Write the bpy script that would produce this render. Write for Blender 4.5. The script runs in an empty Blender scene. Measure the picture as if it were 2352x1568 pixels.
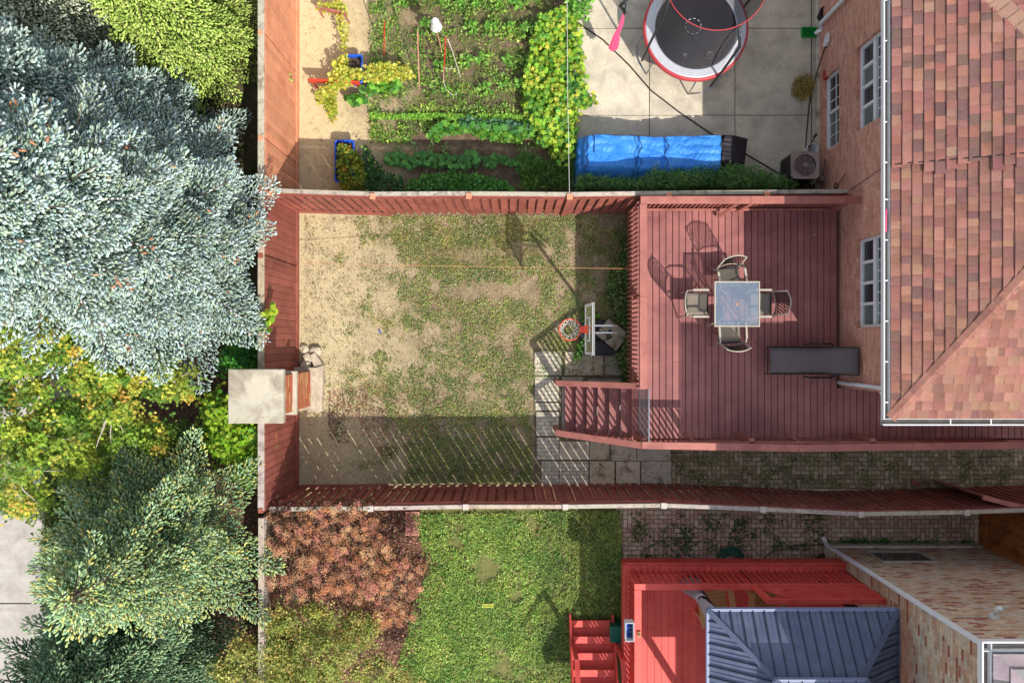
import bpy, bmesh, math, random
import numpy as np
from mathutils import Vector, Matrix, noise
random.seed(7); rng = np.random.default_rng(7)
S = bpy.context.scene; COL = S.collection
H = 15.5                      # flying height of the camera above the yard, metres
F = 1505.3
# ---------------------------------------------------------------- camera, light
cd = bpy.data.cameras.new('camera'); cam = bpy.data.objects.new('camera', cd); COL.objects.link(cam)
cam.location = (0, 0, H); cam.rotation_euler = (0, 0, 0)
cd.sensor_width = 36; cd.lens = 23.04; cd.clip_end = 2000; S.camera = cam
SUN = Vector((0.55, -0.88, 1.0)).normalized()
w = bpy.data.worlds.new('World'); S.world = w; w.use_nodes = True
nt = w.node_tree; bg = nt.nodes['Background']; sky = nt.nodes.new('ShaderNodeTexSky')
sky.sky_type = 'NISHITA'; sky.sun_disc = False
sky.sun_elevation = math.asin(SUN.z); sky.sun_rotation = math.atan2(SUN.x, SUN.y)
hsv = nt.nodes.new('ShaderNodeHueSaturation'); hsv.inputs['Saturation'].default_value = .45; nt.links.new(sky.outputs[0], hsv.inputs['Color']); nt.links.new(hsv.outputs[0], bg.inputs[0]); bg.inputs[1].default_value = 0.15
sd = bpy.data.lights.new('sun', 'SUN'); sd.energy = 3.2; sd.angle = math.radians(0.5); sd.color = (1, .95, .87)
so = bpy.data.objects.new('sun', sd); COL.objects.link(so); so.rotation_euler = SUN.to_track_quat('Z', 'Y').to_euler()
S.view_settings.view_transform = 'Standard'; S.view_settings.look = 'None'
S.view_settings.exposure = 0.98; S.view_settings.gamma = 1
# ---------------------------------------------------------------- helpers
def D(x, y, z=0.0):
    "point at height z above the yard, from a plan measured off the survey picture"
    s = (H - z) / F
    return Vector(((x - 1176) * s, (784 - y) * s, z))
def lin(c):
    return tuple(((v/255)/12.92 if v/255 <= .04045 else ((v/255+.055)/1.055)**2.4) for v in c)
KA = 0.72
def C(r, g, b, k=KA): return tuple(v*k for v in lin((r, g, b)))
def N(nt, t, **kw):
    n = nt.nodes.new('ShaderNode'+t)
    for k, v in kw.items(): setattr(n, k, v)
    return n
def mixc(nt, fac, a, b, mode='MIX'):
    m = N(nt, 'Mix', data_type='RGBA', blend_type=mode)
    for sock, v in ((0, fac), (6, a), (7, b)):
        if hasattr(v, 'is_output'): nt.links.new(v, m.inputs[sock])
        elif sock == 0: m.inputs[0].default_value = v
        else: m.inputs[sock].default_value = (*v, 1)
    return m.outputs[2]
def ramp(nt, src, stops, interp='LINEAR'):
    r = N(nt, 'ValToRGB'); e = r.color_ramp.elements; r.color_ramp.interpolation = interp
    while len(e) < len(stops): e.new(1)
    for q, (p, c) in zip(e, stops):
        q.position = p; q.color = (*c, 1) if len(c) == 3 else c
    nt.links.new(src, r.inputs[0]); return r.outputs[0]
def coords(nt, scale=(1, 1, 1), rot=(0, 0, 0)):
    tc = N(nt, 'TexCoord'); mp = N(nt, 'Mapping'); mp.inputs['Scale'].default_value = scale; mp.inputs['Rotation'].default_value = rot
    nt.links.new(tc.outputs['Object'], mp.inputs[0]); return mp.outputs[0]
def tex(nt, vec, scale, detail=4, rough=.6, dist=0):
    n = N(nt, 'TexNoise'); n.inputs['Scale'].default_value = scale; n.inputs['Detail'].default_value = detail
    n.inputs['Roughness'].default_value = rough; n.inputs['Distortion'].default_value = dist
    nt.links.new(vec, n.inputs['Vector']); return n.outputs[0]
MATS = {}
def newmat(name):
    m = bpy.data.materials.new(name); m.use_nodes = True; MATS[name] = m
    t = m.node_tree; return m, t, t.nodes['Principled BSDF']
def bumpit(t, p, src, strength, dist=.01):
    b = N(t, 'Bump'); b.inputs['Strength'].default_value = strength; b.inputs['Distance'].default_value = dist
    t.links.new(src, b.inputs['Height']); t.links.new(b.outputs[0], p.inputs['Normal'])
def M(name, col, rough=.7, var=.25, scale=4, bump=.3, bscale=60, metal=0, col2=None, mscale=2, thr=(.5, .65), stretch=(1, 1, 1), attr=True, spec=.3, col3=None, m3=8, thr3=(.55, .7)):
    m, t, p = newmat(name)
    v = coords(t, stretch); n = tex(t, v, scale, 5, .65)
    g = ramp(t, n, [(.25, (1-var,)*3), (.75, (1+var,)*3)])
    c = mixc(t, 1.0, col, g, 'MULTIPLY')
    if col2:
        f = ramp(t, tex(t, v, mscale, 6, .65, .4), [(thr[0], (0,)*3), (thr[1], (1,)*3)])
        c = mixc(t, f, c, col2)
    if col3:
        f = ramp(t, tex(t, coords(t, stretch, (0, 0, 1)), m3, 6, .7), [(thr3[0], (0,)*3), (thr3[1], (1,)*3)])
        c = mixc(t, f, c, col3)
    if attr:
        a = N(t, 'Attribute'); a.attribute_name = 'Col'; c = mixc(t, 1.0, c, a.outputs['Color'], 'MULTIPLY')
    t.links.new(c, p.inputs['Base Color'])
    p.inputs['Roughness'].default_value = rough; p.inputs['Metallic'].default_value = metal; p.inputs['Specular IOR Level'].default_value = spec
    if bump: bumpit(t, p, tex(t, v, bscale, 3), bump)
    return m
def leafmat(name, trans=.35, rough=.55):
    m, t, p = newmat(name)
    a = N(t, 'Attribute'); a.attribute_name = 'Col'
    t.links.new(a.outputs['Color'], p.inputs['Base Color']); p.inputs['Roughness'].default_value = rough; p.inputs['Specular IOR Level'].default_value = .25
    tr = N(t, 'BsdfTranslucent'); t.links.new(a.outputs['Color'], tr.inputs[0])
    mx = N(t, 'MixShader'); mx.inputs[0].default_value = trans
    t.links.new(p.outputs[0], mx.inputs[1]); t.links.new(tr.outputs[0], mx.inputs[2]); t.links.new(mx.outputs[0], t.nodes['Material Output'].inputs[0])
    return m
def brickmat(name, axes, stops, mortar, bw=.22, rh=.075, ms=.008, bump=.6, rot=0, moss=None, mossthr=(.5, .62), mscale=3, offset=.5, mossfine=14, parquet=0):
    "axes: which object coordinates run along the course and up the wall"
    m, t, p = newmat(name)
    tc = N(t, 'TexCoord'); sp = N(t, 'SeparateXYZ'); cb = N(t, 'CombineXYZ')
    t.links.new(tc.outputs['Object'], sp.inputs[0])
    t.links.new(sp.outputs[axes[0]], cb.inputs[0]); t.links.new(sp.outputs[axes[1]], cb.inputs[1])
    mp = N(t, 'Mapping'); mp.inputs['Rotation'].default_value = (0, 0, rot); t.links.new(cb.outputs[0], mp.inputs[0])
    b = N(t, 'TexBrick'); b.offset = offset
    for k, v in (('Scale', 1), ('Mortar Size', ms), ('Mortar Smooth', .1), ('Bias', 0), ('Brick Width', bw), ('Row Height', rh)): b.inputs[k].default_value = v
    b.inputs['Color1'].default_value = (0, 0, 0, 1); b.inputs['Color2'].default_value = (1, 1, 1, 1); b.inputs['Mortar'].default_value = (.5, .5, .5, 1)
    t.links.new(mp.outputs[0], b.inputs['Vector'])
    bc, bf = b.outputs['Color'], b.outputs['Fac']
    if parquet:
        b2 = N(t, 'TexBrick'); b2.offset = offset
        for q in b.inputs:
            if q.name != 'Vector': b2.inputs[q.name].default_value = q.default_value
        m2_ = N(t, 'Mapping'); m2_.inputs['Rotation'].default_value = (0, 0, math.pi/2); t.links.new(cb.outputs[0], m2_.inputs[0]); t.links.new(m2_.outputs[0], b2.inputs['Vector'])
        ck = N(t, 'TexChecker'); ck.inputs['Scale'].default_value = 1/parquet; ck.inputs[1].default_value = (0,0,0,1); ck.inputs[2].default_value = (1,1,1,1); t.links.new(cb.outputs[0], ck.inputs['Vector'])
        bc = mixc(t, ck.outputs[1], b.outputs['Color'], b2.outputs['Color']); mf = N(t, 'Mix'); t.links.new(ck.outputs[1], mf.inputs[0]); t.links.new(b.outputs['Fac'], mf.inputs[2]); t.links.new(b2.outputs['Fac'], mf.inputs[3]); bf = mf.outputs[0]
    c = ramp(t, bc, stops)
    n = tex(t, tc.outputs['Object'], 9, 6, .7)
    c = mixc(t, 1.0, c, ramp(t, n, [(.3, (.72,)*3), (.7, (1.25,)*3)]), 'MULTIPLY')
    c = mixc(t, bf, c, mortar)
    if moss:
        f1 = tex(t, tc.outputs['Object'], mscale, 5, .7); f2 = tex(t, tc.outputs['Object'], mossfine, 4, .7)
        ad = N(t, 'Math', operation='MULTIPLY_ADD'); t.links.new(bf, ad.inputs[0]); ad.inputs[1].default_value = .12; 
        md = N(t, 'Math', operation='ADD'); t.links.new(f1, md.inputs[0]); t.links.new(f2, md.inputs[1])
        m2 = N(t, 'Math', operation='MULTIPLY'); t.links.new(md.outputs[0], m2.inputs[0]); m2.inputs[1].default_value = .5
        t.links.new(m2.outputs[0], ad.inputs[2])
        f = ramp(t, ad.outputs[0], [(mossthr[0], (0,)*3), (mossthr[1], (1,)*3)])
        c = mixc(t, f, c, moss)
    t.links.new(c, p.inputs['Base Color']); p.inputs['Roughness'].default_value = .85; p.inputs['Specular IOR Level'].default_value = .2
    inv = N(t, 'Math', operation='MULTIPLY_ADD'); t.links.new(bf, inv.inputs[0]); inv.inputs[1].default_value = -1; t.links.new(n, inv.inputs[2])
    bumpit(t, p, inv.outputs[0], bump, .008)
    return m
# mesh container -------------------------------------------------
class MB:
    def __init__(s): s.v = []; s.f = []; s.c = []
    def add(s, vs, fs, col=1.0):
        o = len(s.v); s.v += [tuple(v) for v in vs]; s.f += [tuple(i+o for i in f) for f in fs]
        if not isinstance(col, tuple): col = (col,)*3
        s.c += [col]*len(vs); return s
    def box(s, a, b, col=1.0):
        x0, y0, z0 = (min(a[i], b[i]) for i in range(3)); x1, y1, z1 = (max(a[i], b[i]) for i in range(3))
        return s.add([(x0,y0,z0),(x1,y0,z0),(x1,y1,z0),(x0,y1,z0),(x0,y0,z1),(x1,y0,z1),(x1,y1,z1),(x0,y1,z1)],
              [(0,3,2,1),(4,5,6,7),(0,1,5,4),(1,2,6,5),(2,3,7,6),(3,0,4,7)], col)
    def bar(s, a, b, wd, ht, up=(0,0,1), col=1.0):
        a = Vector(a); b = Vector(b); d = (b-a).normalized(); up = Vector(up); r = d.cross(up)
        if r.length < 1e-4: r = d.cross(Vector((0,1,0)))
        r.normalize(); u = r.cross(d); r = r*wd/2; u = u*ht/2
        return s.add([a-r-u,a+r-u,a+r+u,a-r+u,b-r-u,b+r-u,b+r+u,b-r+u],[(0,1,2,3),(7,6,5,4),(0,4,5,1),(1,5,6,2),(2,6,7,3),(3,7,4,0)], col)
    def tube(s, pts, r, n=8, col=1.0, cap=True):
        pts = [Vector(p) for p in pts]; rs = r if isinstance(r, (list, tuple)) else [r]*len(pts); vs = []; fs = []
        prev = None
        for i, p in enumerate(pts):
            d = (pts[min(i+1, len(pts)-1)] - pts[max(i-1, 0)]).normalized()
            if prev is None: q = d.orthogonal().normalized()
            else:
                q = prev - d*prev.dot(d); q = q.normalized() if q.length > 1e-6 else d.orthogonal().normalized()
            prev = q; e = d.cross(q)
            for k in range(n):
                a = 2*math.pi*k/n; vs.append(p + (q*math.cos(a)+e*math.sin(a))*rs[i])
        for i in range(len(pts)-1):
            for k in range(n):
                a = i*n+k; b = i*n+(k+1) % n; fs.append((a, b, b+n, a+n))
        if cap: fs.append(tuple(range(n))[::-1]); fs.append(tuple(range((len(pts)-1)*n, len(pts)*n)))
        return s.add(vs, fs, col)
    def prism(s, poly, z0, z1, col=1.0):
        n = len(poly); a = sum(poly[i][0]*poly[(i+1)%n][1]-poly[(i+1)%n][0]*poly[i][1] for i in range(n))
        if a < 0: poly = poly[::-1]
        return s.add([(p[0],p[1],z0) for p in poly]+[(p[0],p[1],z1) for p in poly],
              [tuple(range(n))[::-1], tuple(range(n,2*n))]+[(i,(i+1)%n,(i+1)%n+n,i+n) for i in range(n)], col)
    def quad(s, a, b, c, d, col=1.0): return s.add([a,b,c,d],[(0,1,2,3)],col)
    def lathe(s, c, prof, n=24, col=1.0):
        c = Vector(c); vs = []; fs = []
        for r, z in prof:
            for k in range(n):
                a = 2*math.pi*k/n; vs.append((c.x+r*math.cos(a), c.y+r*math.sin(a), c.z+z))
        for i in range(len(prof)-1):
            for k in range(n):
                a = i*n+k; b = i*n+(k+1) % n; fs.append((a, b, b+n, a+n))
        return s.add(vs, fs, col)
    def build(s, name, mat, parent=None, smooth=False, bevel=0, solid=0):
        me = bpy.data.meshes.new(name); me.from_pydata(s.v, [], s.f)
        ca = me.color_attributes.new('Col', 'FLOAT_COLOR', 'POINT')
        arr = np.ones((len(s.v), 4), dtype=np.float32); arr[:, :3] = np.array(s.c, dtype=np.float32); ca.data.foreach_set('color', arr.ravel())
        if smooth: me.polygons.foreach_set('use_smooth', [True]*len(me.polygons))
        me.materials.append(MATS[mat] if isinstance(mat, str) else mat)
        o = bpy.data.objects.new(name, me); COL.objects.link(o)
        if solid: md = o.modifiers.new('solid', 'SOLIDIFY'); md.thickness = solid
        if bevel:
            md = o.modifiers.new('bevel', 'BEVEL'); md.width = bevel; md.segments = 1; md.limit_method = 'ANGLE'
        adopt(o, parent); return o
def adopt(o, parent):
    if parent is not None:
        o.parent = parent
        l = root_loc.get(parent.name)
        if l is not None: o.matrix_parent_inverse = Matrix.Translation(-Vector(l))
root_loc = {}
def thing(name, label, cat, loc=(0, 0, 0), group=None):
    o = bpy.data.objects.new(name, None); COL.objects.link(o); o.empty_display_size = .2
    o.location = loc; root_loc[o.name] = tuple(loc)
    return tag(o, label, cat, group)
def tag(o, label, cat, group=None):
    o['label'] = label; o['category'] = cat
    if group: o['group'] = group
    return o
def struct(o): o['kind'] = 'structure'; return o
def stuff(o, label, cat): o['kind'] = 'stuff'; o['label'] = label; o['category'] = cat; return o
def sub(o, parent):
    o.parent = parent; return o
def dup(root, loc, rz=0, sc=1, label=None):
    r = root.copy(); COL.objects.link(r); r.location = loc; r.rotation_euler = (0, 0, rz); r.scale = (sc,)*3
    if label: r['label'] = label
    def rec(src, dst):
        for ch in list(src.children):
            c = ch.copy(); COL.objects.link(c); c.parent = dst; rec(ch, c)
    rec(root, r); return r
def npmesh(name, V, Fc, Cc, mat, parent=None):
    "V (n,3), Fc list of (m,k) face arrays, Cc (n,3)"
    me = bpy.data.meshes.new(name); me.vertices.add(len(V)); me.vertices.foreach_set('co', V.astype(np.float32).ravel())
    loops = np.concatenate([f.ravel() for f in Fc]); sizes = np.concatenate([np.full(len(f), f.shape[1]) for f in Fc])
    me.loops.add(len(loops)); me.loops.foreach_set('vertex_index', loops.astype(np.int32))
    me.polygons.add(len(sizes)); st = np.concatenate([[0], np.cumsum(sizes)[:-1]])
    me.polygons.foreach_set('loop_start', st.astype(np.int32)); me.polygons.foreach_set('loop_total', sizes.astype(np.int32))
    me.update(calc_edges=True)
    ca = me.color_attributes.new('Col', 'FLOAT_COLOR', 'POINT'); a = np.ones((len(V), 4), np.float32); a[:, :3] = Cc; ca.data.foreach_set('color', a.ravel())
    me.materials.append(MATS[mat]); o = bpy.data.objects.new(name, me); COL.objects.link(o); adopt(o, parent); return o
def frames(fwd, upjit=None):
    "fwd (N,3): local Y axis; returns (N,3,3) with columns right, fwd, normal"
    f = fwd/np.linalg.norm(fwd, axis=1, keepdims=True)
    up = np.tile([0., 0., 1.], (len(f), 1))
    if upjit is not None: up = up + rng.normal(0, upjit, up.shape)
    r = np.cross(f, up); r /= np.linalg.norm(r, axis=1, keepdims=True)+1e-9
    n = np.cross(r, f); return np.stack([r, f, n], axis=2)
def scatter(name, tv, tf, pos, R, sc, colors, mat, parent=None, vfac=None):
    "copies of a small template (tv verts, tf faces) as one mesh"
    tv = np.array(tv, float); n = len(tv); Nn = len(pos)
    sc = np.asarray(sc, float); sc = sc[:, None] if sc.ndim == 1 else sc
    L = tv[None]*sc[:, None, :]
    V = np.einsum('nij,nkj->nki', R, L)+pos[:, None, :]
    byk = {}
    for f in tf: byk.setdefault(len(f), []).append(f)
    Fc = [(np.array(fs)[None]+(np.arange(Nn)*n)[:, None, None]).reshape(-1, k) for k, fs in byk.items()]
    cc = np.repeat(colors, n, axis=0)
    if vfac is not None: cc = np.clip(cc*np.tile(np.array(vfac), Nn)[:, None], 0, .95)
    return npmesh(name, V.reshape(-1, 3), Fc, cc, mat, parent)
def pal(n, cols, jit=.15, wts=None):
    a = np.array(cols); i = rng.choice(len(a), n, p=(np.array(wts)/sum(wts) if wts else None)); c = a[i]
    return np.clip(c*(1+rng.normal(0, jit, (n, 1)))*(1+rng.normal(0, jit*.3, (n, 3))), .003, .95)
LEAF = ([(0,0,0),(.32,.35,.06),(.0,1,0),(-.32,.35,.06)], [(0,1,2),(0,2,3)])
BLADE = ([(-.05,0,0),(.05,0,0),(.03,.6,.12),(0,1,.05),(-.03,.6,.12)], [(0,1,2,4),(4,2,3)])
TWIG = ([(0,0,0),(.15,.35,0),(0,.35,.15),(-.15,.35,0),(0,.35,-.15),(.2,.85,.0),(0,.85,.2),(-.2,.85,0),(0,.85,-.2),(0,1,0)],
        [(0,1,2),(0,2,3),(0,3,4),(0,4,1),(1,5,6,2),(2,6,7,3),(3,7,8,4),(4,8,5,1),(5,9,6),(6,9,7),(7,9,8),(8,9,5)])
def lobed(n=5, depth=.45):
    vs = [(0,.45,0)]
    for k in range(2*n):
        a = -math.pi/2+math.pi*2*k/(2*n); r = (.5 if k % 2 else .5*(1-depth))
        if k == 0: r = .25
        vs.append((r*math.cos(a), .45+r*math.sin(a), -.10*(k % 2)))
    return vs, [(0, k+1, (k+1) % (2*n)+1) for k in range(2*n)]
ROUND = ([(0,.15,.05)]+[(.5*math.cos(a)*(1 if k else .9), .5+.5*math.sin(a), (-.07 if k % 2 else .02)) for k, a in enumerate([-.5*math.pi+.5+ (2*math.pi-1)*i/8 for i in range(9)])],
         [(0, k+1, k+2) for k in range(8)])
MAPLE = lobed(5, .5); OKRA = lobed(5, .4)
def poly_pts(poly, n):
    "n random points in a plan polygon"
    P = np.array([(p[0], p[1]) for p in poly]); mn, mx = P.min(0), P.max(0); out = []
    tot = 0
    while tot < n:
        q = rng.uniform(mn, mx, (n*2, 2)); ins = np.zeros(len(q), bool); j = len(P)-1
        for i in range(len(P)):
            c = ((P[i,1] > q[:,1]) != (P[j,1] > q[:,1])) & (q[:,0] < (P[j,0]-P[i,0])*(q[:,1]-P[i,1])/(P[j,1]-P[i,1]+1e-12)+P[i,0])
            ins ^= c; j = i
        out.append(q[ins]); tot += ins.sum()
    return np.concatenate(out)[:n]
def dpoly(pts, z=0): return [D(x, y, z) for x, y in pts]
def nz(q, s, off=0.): return np.array([noise.noise(Vector((a*s+off, b*s, off))) for a, b in q])
def rdirs(n, lo=-.2, hi=.8):
    a = rng.uniform(0, 2*math.pi, n); z = rng.uniform(lo, hi, n); return np.stack([np.cos(a), np.sin(a), z], 1)
# ---------------------------------------------------------------- materials
M('soil', C(176,148,118), .95, .25, 2.5, .8, 90, attr=False, col2=C(120,98,76), mscale=1.1, thr=(.5,.68), col3=C(205,180,140), m3=22, thr3=(.6,.72))
M('garden_soil', C(150,126,100), .95, .3, 3, .9, 70, attr=False, col2=C(90,72,60), mscale=1.0, thr=(.42,.6), col3=C(190,165,130), m3=25, thr3=(.62,.74))
M('sand', C(232,206,158), .95, .16, 3, .8, 80, attr=False, col2=C(190,158,116), mscale=2.2, thr=(.55,.75), col3=C(150,126,96), m3=30, thr3=(.62,.75))
def ground(name, soil, sand, dark, x_edge, light, seed):
    m, t, p = newmat(name); v = coords(t, (1,1,1), (0,0,seed)); tc = N(t, 'TexCoord'); sp = N(t, 'SeparateXYZ'); t.links.new(tc.outputs['Object'], sp.inputs[0])
    big = tex(t, v, 1.1, 8, .62, .6); ma = N(t, 'Math', operation='MULTIPLY_ADD'); t.links.new(big, ma.inputs[0]); ma.inputs[1].default_value = 3.2; t.links.new(sp.outputs[0], ma.inputs[2])
    mr = N(t, 'MapRange'); t.links.new(ma.outputs[0], mr.inputs[0]); mr.inputs[1].default_value = x_edge+.7; mr.inputs[2].default_value = x_edge+2.9; mr.inputs[3].default_value = 1; mr.inputs[4].default_value = 0
    c = mixc(t, ramp(t, tex(t, v, .9, 8, .7, .3), [(.42,(0,)*3),(.68,(1,)*3)]), soil, dark)
    c = mixc(t, ramp(t, tex(t, v, 5, 8, .75, .5), [(.5,(0,)*3),(.7,(1,)*3)]), c, light)
    c = mixc(t, mr.outputs[0], c, sand)
    c = mixc(t, ramp(t, tex(t, v, 7, 8, .8, 1.0), [(.52,(0,)*3),(.72,(.8,)*3)]), c, dark)
    c = mixc(t, 1.0, c, ramp(t, tex(t, v, 45, 4, .8), [(.3,(.66,)*3),(.7,(1.3,)*3)]), 'MULTIPLY')
    t.links.new(c, p.inputs['Base Color']); p.inputs['Roughness'].default_value = .95; p.inputs['Specular IOR Level'].default_value = .1
    bumpit(t, p, tex(t, v, 30, 8, .8), .9, .03)
ground('yard_ground', C(172,152,120), C(216,198,156), C(130,114,88), -3.1, C(196,180,144), .3)
ground('garden_ground', C(140,118,96), C(234,212,166), C(92,76,64), -3.3, C(176,152,122), 1.7)
M('mulch', C(120,86,70), .95, .4, 20, 1, 60, attr=False, col2=C(70,52,42), mscale=8)
M('strip_soil', C(92,84,60), .95, .4, 8, 1, 60, attr=False, col2=C(60,74,36), mscale=3)
M('lawn_soil', C(120,120,70), .95, .35, 6, .8, 60, attr=False, col2=C(84,104,44), mscale=3)
M('concrete', C(228,216,192), .9, .16, 1.3, .6, 120, col2=C(192,180,162), mscale=2.0, thr=(.42,.7), col3=C(140,128,112), m3=40, thr3=(.52,.78), spec=.2)
M('sidewalk', C(196,188,180), .9, .16, 1.5, .5, 120, col2=C(168,158,146), mscale=2, thr=(.45,.7), col3=C(130,122,112), m3=34, thr3=(.56,.75))
M('cap_stone', C(206,196,176), .9, .16, 2.5, .8, 140, col2=C(160,148,128), mscale=1.8, thr=(.45,.65), col3=C(130,120,102), m3=50, thr3=(.55,.72))
M('slab', C(214,202,182), .9, .2, 3, .6, 90, col2=C(150,136,116), mscale=3.5, thr=(.52,.66), col3=C(120,118,84), m3=7, thr3=(.6,.72))
M('joint', C(120,108,86), .95, .3, 8, .6, 60, attr=False)
M('red_wood', C(178,112,100), .62, .18, 3, .3, 70, col2=C(150,90,80), mscale=2.5, thr=(.48,.7), col3=C(200,150,136), m3=40, thr3=(.66,.76))
M('deck_wood', C(172,112,106), .6, .2, 1.6, .5, 50, col2=C(140,86,86), mscale=1.4, thr=(.40,.72), col3=C(200,160,152), m3=50, thr3=(.67,.76))
M('fence_red', C(160,90,76), .7, .22, 2.5, .4, 60, col2=C(132,72,62), mscale=2, thr=(.45,.7), col3=C(184,126,110), m3=30, thr3=(.64,.76))
M('fence_orange', C(236,160,122), .7, .14, 2.5, .4, 60, col2=C(212,132,98), mscale=2.4, thr=(.48,.72), col3=C(190,112,84), m3=18, thr3=(.62,.74))
M('grey_wood', C(190,178,162), .9, .2, 5, .6, 80, col2=C(140,126,112), mscale=6, thr=(.5,.65), stretch=(1,1,1))
M('white_paint', C(238,238,238), .45, .05, 3, .05, 60)
M('post_cap', C(200,188,178), .7, .1, 8, .1, 60)
M('scarlet_wood', C(234,92,82), .55, .14, 2, .25, 60, col2=C(212,66,60), mscale=2, thr=(.5,.7), col3=C(240,164,148), m3=26, thr3=(.66,.76))
M('brown_gate', C(170,100,52), .6, .25, 4, .3, 60, col2=C(120,66,34), mscale=3, stretch=(1,1,1))
M('gutter_grey', C(150,142,132), .8, .3, 8, .3, 50)
M('black_metal', C(40,40,42), .4, .1, 5, 0, metal=.3)
M('black_plastic', C(46,46,50), .55, .1, 5, .1)
M('beige_metal', C(190,180,164), .5, .06, 5, 0)
M('chrome', C(190,192,196), .25, .05, 5, 0, metal=.8)
M('sling', C(136,126,112), .8, .1, 8, .5, 300)
M('lounge_fabric', C(118,108,108), .9, .08, 20, .6, 260, spec=.1)
M('blue_plastic', C(40,96,214), .4, .08, 5, 0)
M('white_plastic', C(236,238,236), .4, .04, 5, 0)
M('green_plastic', C(20,150,60), .45, .15, 8, .2)
M('bin_green', C(20,104,84), .5, .2, 8, .2)
M('hose_green', C(30,96,76), .45, .1, 5, 0)
M('hose_black', C(52,44,42), .6, .1, 5, 0)
M('hose_white', C(214,204,194), .6, .1, 5, 0)
M('orange_paint', C(240,84,58), .4, .05, 5, 0)
M('red_plank', C(214,70,46), .6, .2, 4, .2)
M('pink_cloth', C(232,88,130), .8, .15, 12, .4, 80)
M('net_white', C(240,238,232), .8, .05, 5, 0)
M('pad_grey', C(196,198,206), .45, .08, 6, .2, 40)
M('tramp_mat', C(66,62,68), .7, .15, 4, .2, 200)
M('red_vinyl', C(196,70,74), .45, .1, 5, .1)
M('tarp_blue', C(70,152,236), .5, .10, 5, 1.0, 9, col2=C(44,126,224), mscale=3.5, thr=(.4,.7), spec=.3, col3=C(110,180,240), m3=24, thr3=(.6,.75))
M('tarp_black', C(46,44,50), .5, .1, 5, .4, 40)
M('ac_body', C(170,150,142), .5, .1, 5, .1)
M('roof_metal', C(98,108,134), .6, .22, 2, .05, 60, col2=C(116,124,146), mscale=4, thr=(.5,.75))
M('roof_trim', C(108,118,144), .5, .08, 2, .05)
M('curtain', C(196,188,190), .85, .08, 10, .3, 60)
M('natural_wood', C(206,150,96), .6, .15, 5, .3, 60)
M('stone_white', C(204,190,166), .9, .25, 12, .9, 40, col2=C(160,140,116), mscale=4, thr=(.5,.7))
M('terracotta', C(190,110,90), .8, .1, 5, .2)
M('grate', C(214,150,134), .7, .1, 5, .2)
M('rope', C(230,160,120), .8, .05, 5, 0)
M('rope_white', C(230,225,215), .8, .05, 5, 0)
M('bark', C(130,112,96), .9, .3, 12, 1, 40)
M('pale_bark', C(205,196,180), .9, .2, 12, .8, 40)
M('shingle', (1,1,1), .95, .3, 55, .7, 300, attr=True, col2=(.72,.66,.64), mscale=1.6, thr=(.5,.8), col3=(.6,.55,.55), m3=90, thr3=(.58,.7))
M('fresh_dirt', C(90,74,62), .95, .3, 8, .9, 60)
M('yellow_plastic', C(214,220,96), .5, .05, 5, 0)
M('cardboard', C(214,150,110), .8, .1, 5, 0)
leafmat('leaf'); leafmat('needle', .14, .8); leafmat('grassleaf', .3); leafmat('bloom', .3, .9); leafmat('debris', .0, .9)
m, t, p = newmat('glass_pane'); p.inputs['Base Color'].default_value = (.02, .024, .028, 1); p.inputs['Roughness'].default_value = .08; p.inputs['Specular IOR Level'].default_value = .7
m, t, p = newmat('curtained_pane'); p.inputs['Base Color'].default_value = (.10, .12, .11, 1); p.inputs['Roughness'].default_value = .12; p.inputs['Specular IOR Level'].default_value = .7
m, t, p = newmat('table_glass'); p.inputs['Base Color'].default_value = (*C(140,160,182), 1); p.inputs['Roughness'].default_value = .12; p.inputs['Specular IOR Level'].default_value = .8
tr = N(t, 'BsdfTransparent'); mx = N(t, 'MixShader'); mx.inputs[0].default_value = .38; t.links.new(tr.outputs[0], mx.inputs[1]); t.links.new(p.outputs[0], mx.inputs[2]); t.links.new(mx.outputs[0], t.nodes['Material Output'].inputs[0])
m, t, p = newmat('board_panel'); p.inputs['Base Color'].default_value = (*C(170,170,130), 1); p.inputs['Roughness'].default_value = .15
tr = N(t, 'BsdfTransparent'); mx = N(t, 'MixShader'); mx.inputs[0].default_value = .5; t.links.new(tr.outputs[0], mx.inputs[1]); t.links.new(p.outputs[0], mx.inputs[2]); t.links.new(mx.outputs[0], t.nodes['Material Output'].inputs[0])
def netmat(name, col, dens):
    m, t, p = newmat(name); p.inputs['Base Color'].default_value = (*col, 1); p.inputs['Roughness'].default_value = .8
    tr = N(t, 'BsdfTransparent'); mx = N(t, 'MixShader'); mx.inputs[0].default_value = dens; t.links.new(tr.outputs[0], mx.inputs[1]); t.links.new(p.outputs[0], mx.inputs[2]); t.links.new(mx.outputs[0], t.nodes['Material Output'].inputs[0])
netmat('net_black', C(70,68,72), .62); netmat('gate_mesh', C(60,60,64), .62)
brickmat('brick_pink', (1, 2), [(0, C(200,138,116)), (.5, C(220,156,132)), (1, C(232,172,148))], C(206,164,144))
brickmat('brick_pink_side', (0, 2), [(0, C(200,138,116)), (.5, C(220,156,132)), (1, C(232,172,148))], C(206,164,144))
buff = [(0, C(166,92,76)), (.10, C(178,104,84)), (.16, C(204,156,124)), (.5, C(220,186,150)), (.8, C(230,206,176)), (1, C(206,192,178))]
brickmat('brick_buff_north', (0, 2), buff, C(196,176,154), .21, .068)
brickmat('brick_buff_west', (1, 2), buff, C(196,176,154), .21, .068)
pr = [(0, C(186,84,60)), (.3, C(206,104,72)), (.6, C(200,96,68)), (.9, C(214,160,100)), (1, C(222,184,130))]
brickmat('brick_pillar_e', (1, 2), pr, C(170,130,100), .24, .08); brickmat('brick_pillar_n', (0, 2), pr, C(170,130,100), .24, .08)
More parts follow.
